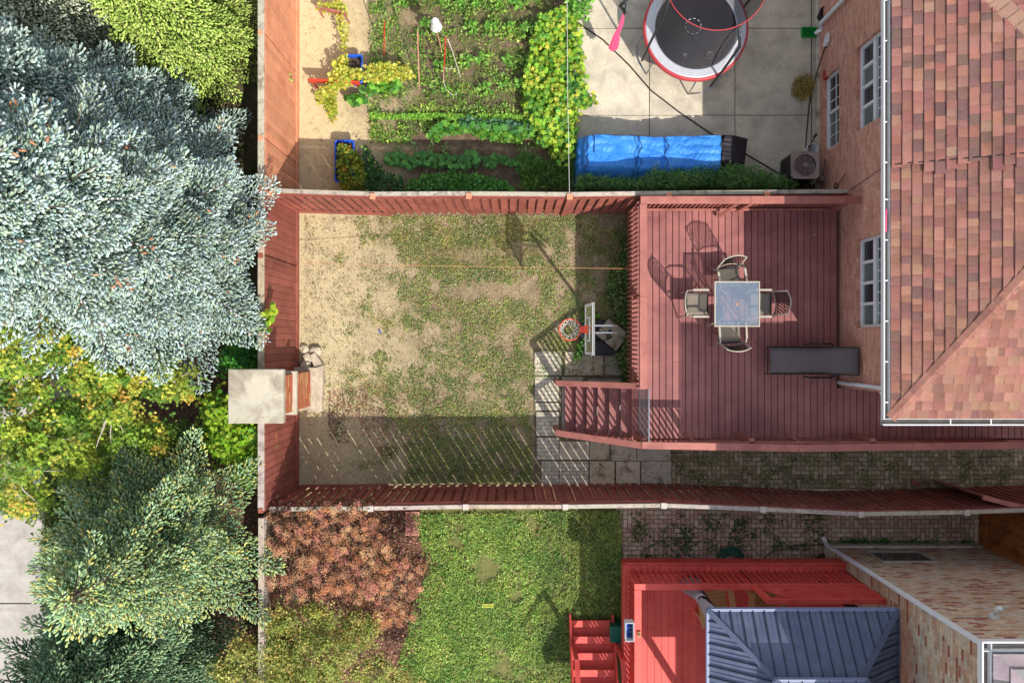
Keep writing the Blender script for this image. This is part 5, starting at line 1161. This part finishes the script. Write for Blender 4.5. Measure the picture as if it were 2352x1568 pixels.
weedy('weedy green growth between the vegetable rows', [(850,-20),(1245,-20),(1240,250),(1250,345),(1150,330),(1000,290),(940,330),(850,330)], 20000, .06, [C(140,184,70), C(112,156,60), C(170,206,90), C(96,134,54), C(180,196,110)], .01, .14, thr=-.02, sc=2.6, bands=[(42,13,840,1260,-.5),(112,14,840,1240,-.45),(232,14,900,1240,-.5),(180,10,840,1240,-.2),(300,16,850,990,-.3)])
weedy('grass blades over the vegetable garden lanes', [(845,-20),(1300,-20),(1290,260),(850,320)], 26000, .08, [C(150,180,90), C(120,150,70), C(170,180,110), C(100,130,60)], .0, .05, 'grass', 'garden_grass', BLADE, thr=-.05, sc=1.8)
weedy('tall fine weeds along the fence behind the tarpaulin', [(1190,350),(1260,380),(1318,330),(1312,436),(1200,440)], 2600, .14, [C(90,140,56), C(70,116,46), C(130,170,70)], .02, .4, 'weeds', 'fence_weeds', BLADE)
weedy('feathery weeds between blue tarpaulin and side fence', [(1318,446),(1322,418),(1400,428),(1450,430),(1480,412),(1492,398),(1505,415),(1560,410),(1620,402),(1700,404),(1760,424),(1800,446)], 9000, .11, [C(90,146,76), C(70,120,60), C(116,166,84), C(130,170,90)], .05, .95, 'weeds', 'fence_weeds', BLADE, elong=1.4)
weedy('creeping weeds and leaves along the deck skirt', [(1395,640),(1450,500),(1460,600),(1458,860),(1430,885),(1415,820),(1435,760),(1395,690)], 4600, .07, [C(130,160,80), C(96,140,60), C(170,160,116), C(80,120,54)], .02, .5, 'weeds', 'deck_weeds', LEAF)
weedy('green weeds around the hoop base', [(1335,720),(1350,700),(1378,725),(1362,745),(1340,812),(1318,835),(1322,800),(1340,770)], 600, .07, [C(90,140,50), C(110,160,60)], .02, .2, 'weeds', 'hoop_weeds', LEAF)
# dry bush
T = thing('dried_bush', 'dry straw coloured tumbleweed bush lying on the concrete patio', 'bush', D(1838,208)); n = 900; a = rng.uniform(0,6.28,n); r = .24*np.sqrt(rng.random(n)); q = D(1838,207)
scatter('twigs', *BLADE, np.stack([q.x+r*np.cos(a), q.y+r*1.15*np.sin(a), .03+.25*rng.random(n)], 1), frames(rdirs(n,-.3,.6), .5), np.stack([np.full(n,.12),rng.uniform(.05,.13,n),np.full(n,.1)],1), pal(n, [C(190,164,70), C(160,140,60), C(130,110,60), C(210,190,100)], .2), 'leaf', T)
T = thing('grape_shoot', 'bright shoot with round yellow green leaves reaching over the back fence', 'plant', D(625,740,2)); xy = poly_pts(dpoly([(600,735),(620,715),(636,700),(632,730),(625,755),(600,765)], 2.15), 60); plantleaves('leaves', T, P3(xy, 2.12+.2*rng.random(60)), .11, [C(150,200,60), C(190,210,60)], ROUND); b = MB(); b.tube([D(585,780,1.2), D(600,760,2.1), D(630,712,2.2)], .008, 5, col=tuple(G1)); b.build('stems', 'leaf', T)
# ---- lawns
weedy('dense bright clover lawn of the neighbour', [(945,1180),(1245,1176),(1260,1300),(1240,1420),(1260,1600),(900,1600),(945,1400),(990,1300)], 38000, .045, [C(160,204,92), C(124,172,72), C(190,222,122), C(92,140,56), C(180,196,104)], .01, .06, 'grass', 'neighbour_lawn', LEAF, thr=-.26, sc=1.5)
weedy('longer grass blades and yellowish patches in the neighbour lawn', [(945,1180),(1425,1174),(1430,1420),(1310,1600),(900,1600),(945,1400),(990,1300)], 16000, .10, [C(174,204,100), C(144,184,80), C(196,210,120), C(164,164,96)], .02, .07, 'grass', 'neighbour_lawn', BLADE, thr=-.1, sc=1.5)
weedy('mown lawn blades at the shaded side of the neighbour yard', [(1235,1174),(1425,1172),(1432,1420),(1310,1600),(1240,1600)], 22000, .055, [C(140,170,80), C(120,154,68), C(160,176,100), C(140,136,90)], .0, .05, 'grass', 'neighbour_lawn', LEAF)
weedy('patchy trodden grass of the bare yard', [(720,498),(1455,495),(1455,860),(1225,870),(1222,1110),(820,1110),(760,1000),(740,860)], 100000, .034, [C(168,188,98), C(138,166,80), C(190,194,120), C(170,150,104), C(106,144,66)], .0, .035, 'grass', 'yard_grass', LEAF, thr=-.12, sc=2.9, bands=[(582,15,960,1320,-.8),(672,16,960,1290,-.8),(545,14,900,1300,.35),(630,18,900,1300,.35),(730,30,960,1260,.4),(1060,60,880,1240,.3),(820,30,960,1240,.2)], fall=(930,170))
weedy('long straw grass blades in the bare yard', [(860,488),(1300,490),(1300,560),(1200,620),(940,620)], 5200, .10, [C(170,170,90), C(140,150,80), C(190,180,120)], .0, .05, 'grass', 'yard_grass', BLADE, thr=-.1, sc=1.3)
weedy('sparse weeds on the sandy soil strip', [(700,500),(910,500),(900,960),(740,960),(700,780)], 9000, .055, [C(120,120,80), C(100,110,66), C(140,130,96)], .0, .03, 'weeds', 'yard_weeds', BLADE, thr=.16, sc=2.4)
weedy('fallen reddish brown leaves over the lower yard', [(740,900),(1000,860),(1080,960),(900,1050),(760,1010)], 4200, .04, [C(150,104,84), C(120,84,74), C(170,130,100), C(190,160,130)], .0, .02, 'fallen leaves', 'leaf_litter', LEAF, thr=-.05, sc=2, mat='debris')
weedy('scattered dry leaf bits over the bare yard', [(690,495),(1450,495),(1450,780),(1225,1110),(690,1110)], 5200, .03, [C(170,150,120), C(130,100,76), C(214,200,176), C(110,96,80)], .0, .02, 'debris', 'yard_debris', LEAF, mat='debris')
weedy('red brown wood chips in the planting bed', [(610,1165),(960,1170),(965,1290),(975,1400),(930,1600),(590,1600)], 7000, .045, [C(190,130,110), C(150,104,90), C(206,160,136)], .0, .03, 'mulch', 'wood_chips', LEAF, mat='debris')
weedy('weeds sprouting between the red pavers', [(1420,1175),(1900,1180),(1890,1262),(1700,1262),(1430,1290),(1424,1560),(1434,1560),(1440,1290)], 5200, .05, [C(90,120,60), C(110,140,70), C(76,96,50)], .0, .05, 'weeds', 'paving_weeds', LEAF, thr=.12, sc=2.8)
weedy('green weeds along the foot of the buff wall', [(1900,1236),(2250,1238),(2250,1254),(1900,1256)], 1500, .06, [C(80,130,60), C(110,150,70)], .0, .08, 'weeds', 'paving_weeds', LEAF, thr=-.1, sc=2.8)
weedy('small weeds in the joints of the side yard pavers', [(1360,1036),(2330,1036),(2330,1130),(1360,1118)], 7000, .04, [C(110,130,60), C(84,110,50), C(140,140,80)], .0, .035, 'weeds', 'paving_weeds', LEAF, thr=.18, sc=3.2)
weedy('moss and grit over the side yard pavers', [(1545,1040),(2330,1036),(2330,1130),(1545,1118)], 2600, .02, [C(150,140,110), C(110,120,60), C(200,190,170)], .0, .01, 'debris', 'paving_grit', LEAF, mat='debris')
weedy('tiny pale bits and leaves scattered on the deck boards', [(1490,480),(1925,480),(1925,860),(2340,900),(2340,1010),(1490,1010)], 150, .022, [C(226,216,200), C(190,150,110), C(120,90,70)], DZ+.003, DZ+.008, 'debris', 'deck_debris', LEAF, mat='debris', zp=DZ)
weedy('leaf litter under the roadside trees', [(110,760),(600,740),(598,1560),(100,1560)], 16000, .05, [C(120,86,66), C(90,66,54), C(150,110,84), C(84,96,50)], .0, .03, 'leaf litter', 'leaf_litter', LEAF, mat='debris')
weedy('verge grass beside the sidewalk', [(98,900),(190,880),(300,1000),(330,1150),(200,1330),(98,1400)], 16000, .06, [C(110,136,60), C(84,110,50), C(140,150,80)], .0, .05, 'grass', 'verge_grass', LEAF)
# dried twigs in yard
b = MB()
for k in range(110):
    q = D(random.uniform(700,1400), random.uniform(500,1100), .02)
    if k > 60: q = D(random.gauss(1040,60), random.gauss(985,18), .02)
    a = random.uniform(-.4,.4) if k > 60 else random.uniform(0,3.1); L = random.uniform(.06,.28); b.tube([q, q+Vector((L*.5*math.cos(a), L*.5*math.sin(a)+random.uniform(-.02,.02), .01)), q+Vector((L*math.cos(a), L*math.sin(a), 0))], .004, 4, col=random.uniform(.8,1.3))
stuff(b.build('fallen_twigs', 'pale_bark'), 'dry pale twigs scattered on the bare yard', 'twigs')
pb = MB()
for k in range(260):
    q = D(random.uniform(690,1450), random.uniform(495,1110), .0); r = random.uniform(.006,.018); t = rock(r, k).v
    m_ = rock(r, k); pb.add([(v[0]+q.x, v[1]+q.y, v[2]+.01) for v in m_.v], m_.f, random.uniform(.6,1.1))
stuff(pb.build('pebbles', 'stone_white'), 'pale pebbles scattered over the bare yard', 'pebbles')
# ================================================================ TREES
def spruce(label, x, y, hgt, rad, cols, tipc, seed, n_layer=None, twig=.105, droop=.25, z0=.5, name='spruce_tree', cones=0, dens=1.0, wd=.38, curve=.85, lv=(.74,1.14), sidew=.46):
    rs = np.random.default_rng(seed); T = thing(name, label, 'tree', (x, y, 0)); b = MB(); b.tube([(x,y,0),(x,y,hgt*.5),(x,y,hgt)], [.16,.09,.02], 8)
    Pp, Dd, Cc, Ss = [], [], [], []; z = z0; cols = np.array(cols); tipc = np.array(tipc); cp = []
    while z < hgt-.15:
        f = 1-(z-z0)/(hgt-z0); Lr = rad*f**curve+.12; nb = int(7+5*f); a0 = rs.uniform(0, 6.28)
        for k in range(nb):
            a = a0+2*math.pi*k/nb+rs.normal(0,.15); L = Lr*rs.uniform(lv[0],lv[1]); bc_ = rs.uniform(.74,1.2); bm_ = rs.normal(0,.12); hd_ = np.array([math.cos(a), math.sin(a), 0]); sd2 = np.array([-math.sin(a), math.cos(a), 0])
            zb = z+rs.uniform(-.1,.1); tl = rs.uniform(.9,1.1)
            def at(t): return np.array([x,y,zb])+hd_*L*t+np.array([0,0,1])*(.10*L*t-droop*L*t*t+ .12*t**4*L)
            b.tube([at(0), at(.5), at(.97)], [.02,.014,.005], 4)
            m = max(4, int(L/.058))
            for i in range(m):
                t = .22+.78*i/(m-1); p = at(t); 
                sl = (1.04-t)*L*sidew+.05
                for sgn in (-1, 1):
                    ns = max(1, int(sl/.06*dens)); dr = hd_*.75+sd2*sgn*1.0; dr /= np.linalg.norm(dr)
                    for j in range(ns):
                        u = (j+.6)/ns; q = p+dr*sl*u+np.array([0,0,-.10*sl*u*u+rs.normal(0,.025)])
                        dd_ = dr*.8+hd_*.5+rs.normal(0,.35,3)+np.array([0,0,.25]); tip = (u*.5+t*.5)
                        Pp.append(q); Dd.append(dd_); Ss.append(twig*rs.uniform(.55,1.25)); 
                        mixv = np.clip(rs.normal(.16+bm_+.85*tip**1.6, .25), 0, 1); c = cols[rs.integers(len(cols))]*(1-mixv)+tipc[rs.integers(len(tipc))]*mixv; Cc.append(c*rs.uniform(.8,1.15)*bc_)
                Pp.append(p); Dd.append(hd_+rs.normal(0,.3,3)+np.array([0,0,.35])); Ss.append(twig*1.1); Cc.append(tipc[rs.integers(len(tipc))]*rs.uniform(.8,1.1))
            if cones and rs.random() < cones:
                for _ in range(rs.integers(2,7)): cp.append(at(rs.uniform(.75,1))+rs.normal(0,.08,3)+np.array([0,0,.05]))
        z += .27*(.6+.4*f)
    for _ in range(20): Pp.append([x,y,hgt-.4*rs.random()]); Dd.append(rs.normal(0,1,3)+[0,0,.6]); Ss.append(twig); Cc.append(tipc[0])
    b.build('trunk', 'bark', T)
    Pp, Dd, Cc, Ss = map(np.array, (Pp, Dd, Cc, Ss)); R = frames(Dd, .3)
    scatter('crown', *TWIG, Pp, R, np.stack([Ss*wd*2.2, Ss, Ss*wd*2.2], 1), np.clip(Cc*1.22,.01,.9), 'needle', T, vfac=[.65,.8,.8,.8,.8,1.1,1.1,1.1,1.1,1.2])
    if cp:
        cp = np.array(cp); oc = scatter('cones', *TWIG, cp, frames(rs.normal(0,1,cp.shape)*[1,1,.5]), np.tile([.12,.11,.12],(len(cp),1)), pal(len(cp), [C(206,150,110), C(190,130,96), C(220,176,140)], .1), 'needle', T); oc['kind'] = 'stuff'
    return T
BLUE = [C(132,158,136), C(116,146,130), C(158,176,142)]; BT = [C(190,210,208), C(174,198,198), C(206,222,220), C(188,206,178)]
spruce('large silvery blue spruce overhanging the back fence, cones on its upper branches', -7.4, 1.93, 9.2, 2.8, BLUE, BT, 1, cones=.3, z0=2.25, droop=.12, lv=(.82,1.12), sidew=.5)
spruce('darker blue green spruce behind the silvery one, partly in its shade', -8.2, 4.15, 7.2, 2.0, [C(124,150,136), C(108,136,124)], [C(170,194,186), C(196,210,196)], 2, lv=(.6,1.15))
spruce('pale grey spruce at the top left corner', -9.7, 6.7, 7.6, 2.2, [C(140,154,126), C(160,170,140)], [C(210,216,190), C(196,204,174)], 3)
spruce('yellow green conifer with drooping sprays by the orange fence', -7.05, 6.75, 4.4, 1.75, [C(140,166,70), C(124,150,62)], [C(190,216,108), C(172,204,96), C(206,218,124)], 4, droop=.35, name='fir_tree', twig=.105, wd=.4, lv=(.6,1.15), sidew=.4, curve=.6, z0=.9)
spruce('green spruce with gold tipped branches in front of the grey fence', -7.05, -4.1, 5.4, 2.25, [C(112,150,104), C(100,140,104), C(130,158,98)], [C(184,206,132), C(160,194,146), C(212,206,118), C(180,206,164)], 5, droop=.12, z0=1.9, lv=(.5,1.15), sidew=.4)
spruce('dark green spruce at the bottom left corner', -8.15, -6.75, 5.6, 2.5, [C(96,130,96), C(84,120,90)], [C(140,172,130), C(130,162,124), C(160,184,130)], 6, z0=.8, lv=(.5,1.15), sidew=.4)
def bushy(name, label, blobs, n, size, cols, tm, trunk, limbs, wts=None, cat='tree', flat=.5, mat='leaf', clump=60, bark='bark', jit=.18, upb=(-.3,.6), hollow=.55, spread=.15):
    """blobs: (x,y,z,rx,ry,rz) in metres; leaves gathered in clumps near each blob's surface"""
    T = thing(name, label, cat, trunk[0]); vol = np.array([q[3]*q[4] for q in blobs]); pr_ = vol/vol.sum(); nc = max(1, n//clump); bi = rng.choice(len(blobs), nc, p=pr_); B_ = np.array(blobs)[bi]
    d = rng.normal(0,1,(nc,3)); d /= np.linalg.norm(d,axis=1,keepdims=True); r = rng.uniform(hollow, 1.05, nc)[:,None]; cc = B_[:,:3]+d*B_[:,3:]*r
    base = pal(nc, cols, jit, wts); ci = np.repeat(np.arange(nc), clump); cs = rng.uniform(.5,1.3,nc)[ci][:,None]
    pos = cc[ci]+rng.normal(0,1,(len(ci),3))*np.array([spread,spread,spread*.5])*cs*size/.09; pos[:,2] = np.maximum(pos[:,2], .04)
    col = base[ci]*(1+rng.normal(0,.12,(len(ci),1))); dd_ = rdirs(len(ci), *upb)
    scatter('crown', *tm, pos, frames(dd_, flat), size*rng.uniform(.65,1.3,len(ci)), np.clip(col,.005,.9), mat, T)
    b = MB(); t0 = Vector(trunk[0]); t1 = Vector(trunk[1]); b.tube([t0, t0.lerp(t1,.5)+Vector((.05,.03,0)), t1], [trunk[2], trunk[2]*.8, trunk[2]*.6], 8)
    for q in limbs: b.tube([t1, t1.lerp(Vector(q),.5)+Vector((0,0,.12)), Vector(q)], [trunk[2]*.5, trunk[2]*.35, .008], 6)
    for k in range(min(60, nc)): s = Vector(cc[k]); near = min([t1]+[Vector(q) for q in limbs], key=lambda w_: (w_-s).length); b.tube([near, near.lerp(s,.6)+Vector((0,0,.05)), s], [.012,.008,.004], 4)
    b.build('trunk', bark, T); return T
def bl(x, y, z, rx, ry, rz): q = D(x,y,z); s = (H-z)/F; return (q.x,q.y,z,rx*s,ry*s,rz)
mp_ = [bl(30,740,4.6,90,60,.5), bl(60,800,4.4,110,50,.4), bl(30,880,4.2,80,60,.5), bl(150,790,4.2,60,40,.3), bl(200,860,3.8,60,40,.3), bl(90,1000,4.2,90,60,.4), bl(20,1040,4.4,80,90,.5), bl(140,960,3.9,70,50,.3), bl(60,1140,3.6,60,50,.3),
       bl(260,930,3.2,70,40,.3), bl(360,860,3.0,70,28,.25), bl(400,900,2.9,60,22,.2), bl(300,880,3.1,50,25,.2), bl(350,1000,2.4,50,40,.3), bl(430,850,2.9,40,16,.15), bl(180,1060,3.2,50,40,.3), bl(260,1000,2.7,50,40,.3)]
tr_ = D(330,900,0); t1 = D(160,890,3.4)
bushy('maple_tree', 'maple with yellow green leaves and pale leaning trunk over the sidewalk', mp_, 26000, .072, [C(166,192,70), C(190,202,76), C(136,170,66), C(214,214,90), C(106,146,60), C(224,196,86)], MAPLE, (tuple(D(260,895,0)), tuple(D(140,892,3.2)), .11), [tuple(D(30,760,4.4)), tuple(D(60,990,4.2)), tuple(D(200,800,3.9)), tuple(D(20,1080,4.2)), tuple(D(260,930,3.2)), tuple(D(400,870,3.0))], wts=[5,4,5,2,3,1], bark='pale_bark', clump=34, spread=.11)
bushy('green_shrub', 'small green shrub growing under the maple beside the verge', [bl(190,1120,.8,60,30,.4), bl(240,1060,1.0,50,40,.4), bl(340,1060,.9,70,60,.4), bl(420,1000,.8,60,40,.4)], 3600, .07, [C(100,140,50), C(130,160,60), C(80,116,46)], MAPLE, (tuple(D(280,1060,0)), tuple(D(280,1058,.6)), .03), [tuple(D(200,1100,.8)), tuple(D(380,1040,.8))], cat='shrub', clump=24)
bushy('green_shrub', 'bright yellow green round leaved shrub below the brick pillar against the fence', [bl(545,950,1.3,50,30,.4), bl(560,1010,1.4,45,40,.4), bl(575,1060,1.3,28,40,.4), bl(520,1000,.8,40,50,.4), bl(505,940,1.0,25,25,.3)], 5200, .085, [C(170,206,56), C(140,190,50), C(190,214,70), C(100,156,50)], ROUND, (tuple(D(555,1000,0)), tuple(D(555,1000,.8)), .03), [tuple(D(540,950,1.2)), tuple(D(575,1060,1.1))], cat='shrub', clump=26, flat=.3)
bushy('green_shrub', 'mid green shrub squeezed between the blue spruce and the brick pillar', [bl(570,790,.9,30,45,.4), bl(545,825,.7,35,25,.3), bl(588,760,1.2,14,22,.3)], 2600, .085, [C(80,160,56), C(60,130,50), C(110,180,64)], LEAF, (tuple(D(568,800,0)), tuple(D(568,800,.6)), .02), [tuple(D(570,770,1.0))], cat='shrub', clump=26, flat=.3)
SM = [C(240,184,140), C(228,164,120), C(242,196,150), C(204,142,112), C(228,160,138)]
sb = [bl(680,1200,1.7,50,30,.3), bl(740,1185,1.8,70,25,.3), bl(700,1260,1.7,80,50,.3), bl(820,1200,1.5,60,35,.3), bl(800,1270,1.6,90,50,.3), bl(880,1290,1.4,70,40,.3), bl(700,1340,1.5,70,40,.3), bl(830,1340,1.5,80,40,.3), bl(920,1330,1.2,60,50,.3), bl(880,1400,1.1,60,50,.3), bl(640,1300,1.5,30,50,.3), bl(930,1400,1.0,30,40,.25), bl(870,1230,1.4,40,30,.3), bl(960,1300,1.0,24,20,.2), bl(645,1190,2.0,30,25,.3), bl(645,1250,2.0,32,35,.3), bl(640,1320,2.0,30,35,.3), bl(640,1380,1.9,30,30,.3), bl(780,1165,1.9,80,14,.25)]
T = bushy('smoke_bush', 'copper pink smoke bush with feathery plumes in the corner bed', sb, 80000, .026, SM, LEAF, (tuple(D(790,1290,0)), tuple(D(790,1290,.9)), .06), [tuple(D(700,1230,1.5)), tuple(D(850,1230,1.4)), tuple(D(880,1350,1.2)), tuple(D(690,1330,1.4))], cat='shrub', clump=150, flat=.8, mat='bloom', jit=.08, hollow=.45, upb=(-.5,.9), spread=.15)
bushy('smoke_bush_foliage', 'x', [], 0, .05, SM, LEAF, ((0,0,0),(0,0,1),.01), []) if False else None
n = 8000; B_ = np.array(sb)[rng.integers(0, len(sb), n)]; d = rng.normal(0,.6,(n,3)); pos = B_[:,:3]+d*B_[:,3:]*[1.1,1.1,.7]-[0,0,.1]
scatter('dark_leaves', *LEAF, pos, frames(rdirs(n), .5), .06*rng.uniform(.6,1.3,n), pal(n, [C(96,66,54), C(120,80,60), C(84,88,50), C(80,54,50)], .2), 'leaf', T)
OL = [C(176,184,88), C(150,164,74), C(200,196,108), C(124,142,62), C(192,168,92)]
bushy('olive_shrub', 'olive yellow shrub with fine leaves below the copper smoke bush', [bl(690,1420,1.6,90,30,.3), bl(640,1480,1.7,60,60,.4), bl(730,1500,1.7,90,60,.4), bl(820,1450,1.4,50,40,.3), bl(700,1570,1.7,90,40,.4), bl(850,1540,1.2,50,30,.3), bl(640,1560,1.7,60,50,.4), bl(930,1568,.9,50,20,.2), bl(628,1430,2.1,26,35,.3), bl(625,1500,2.1,28,45,.3), bl(625,1560,2.1,28,40,.3)], 20000, .055, OL, LEAF, (tuple(D(740,1480,0)), tuple(D(740,1480,.8)), .05), [tuple(D(660,1470,1.5)), tuple(D(800,1470,1.3)), tuple(D(720,1560,1.5))], cat='shrub', clump=30)
bushy('olive_shrub', 'olive yellow shrub poking out behind the grey fence at the bottom', [bl(560,1500,1.9,25,40,.3), bl(530,1545,1.8,40,30,.3), bl(590,1560,1.9,30,20,.3)], 2600, .06, OL, LEAF, (tuple(D(560,1540,0)), tuple(D(560,1540,1.2)), .03), [tuple(D(540,1530,1.7))], cat='shrub', clump=26)
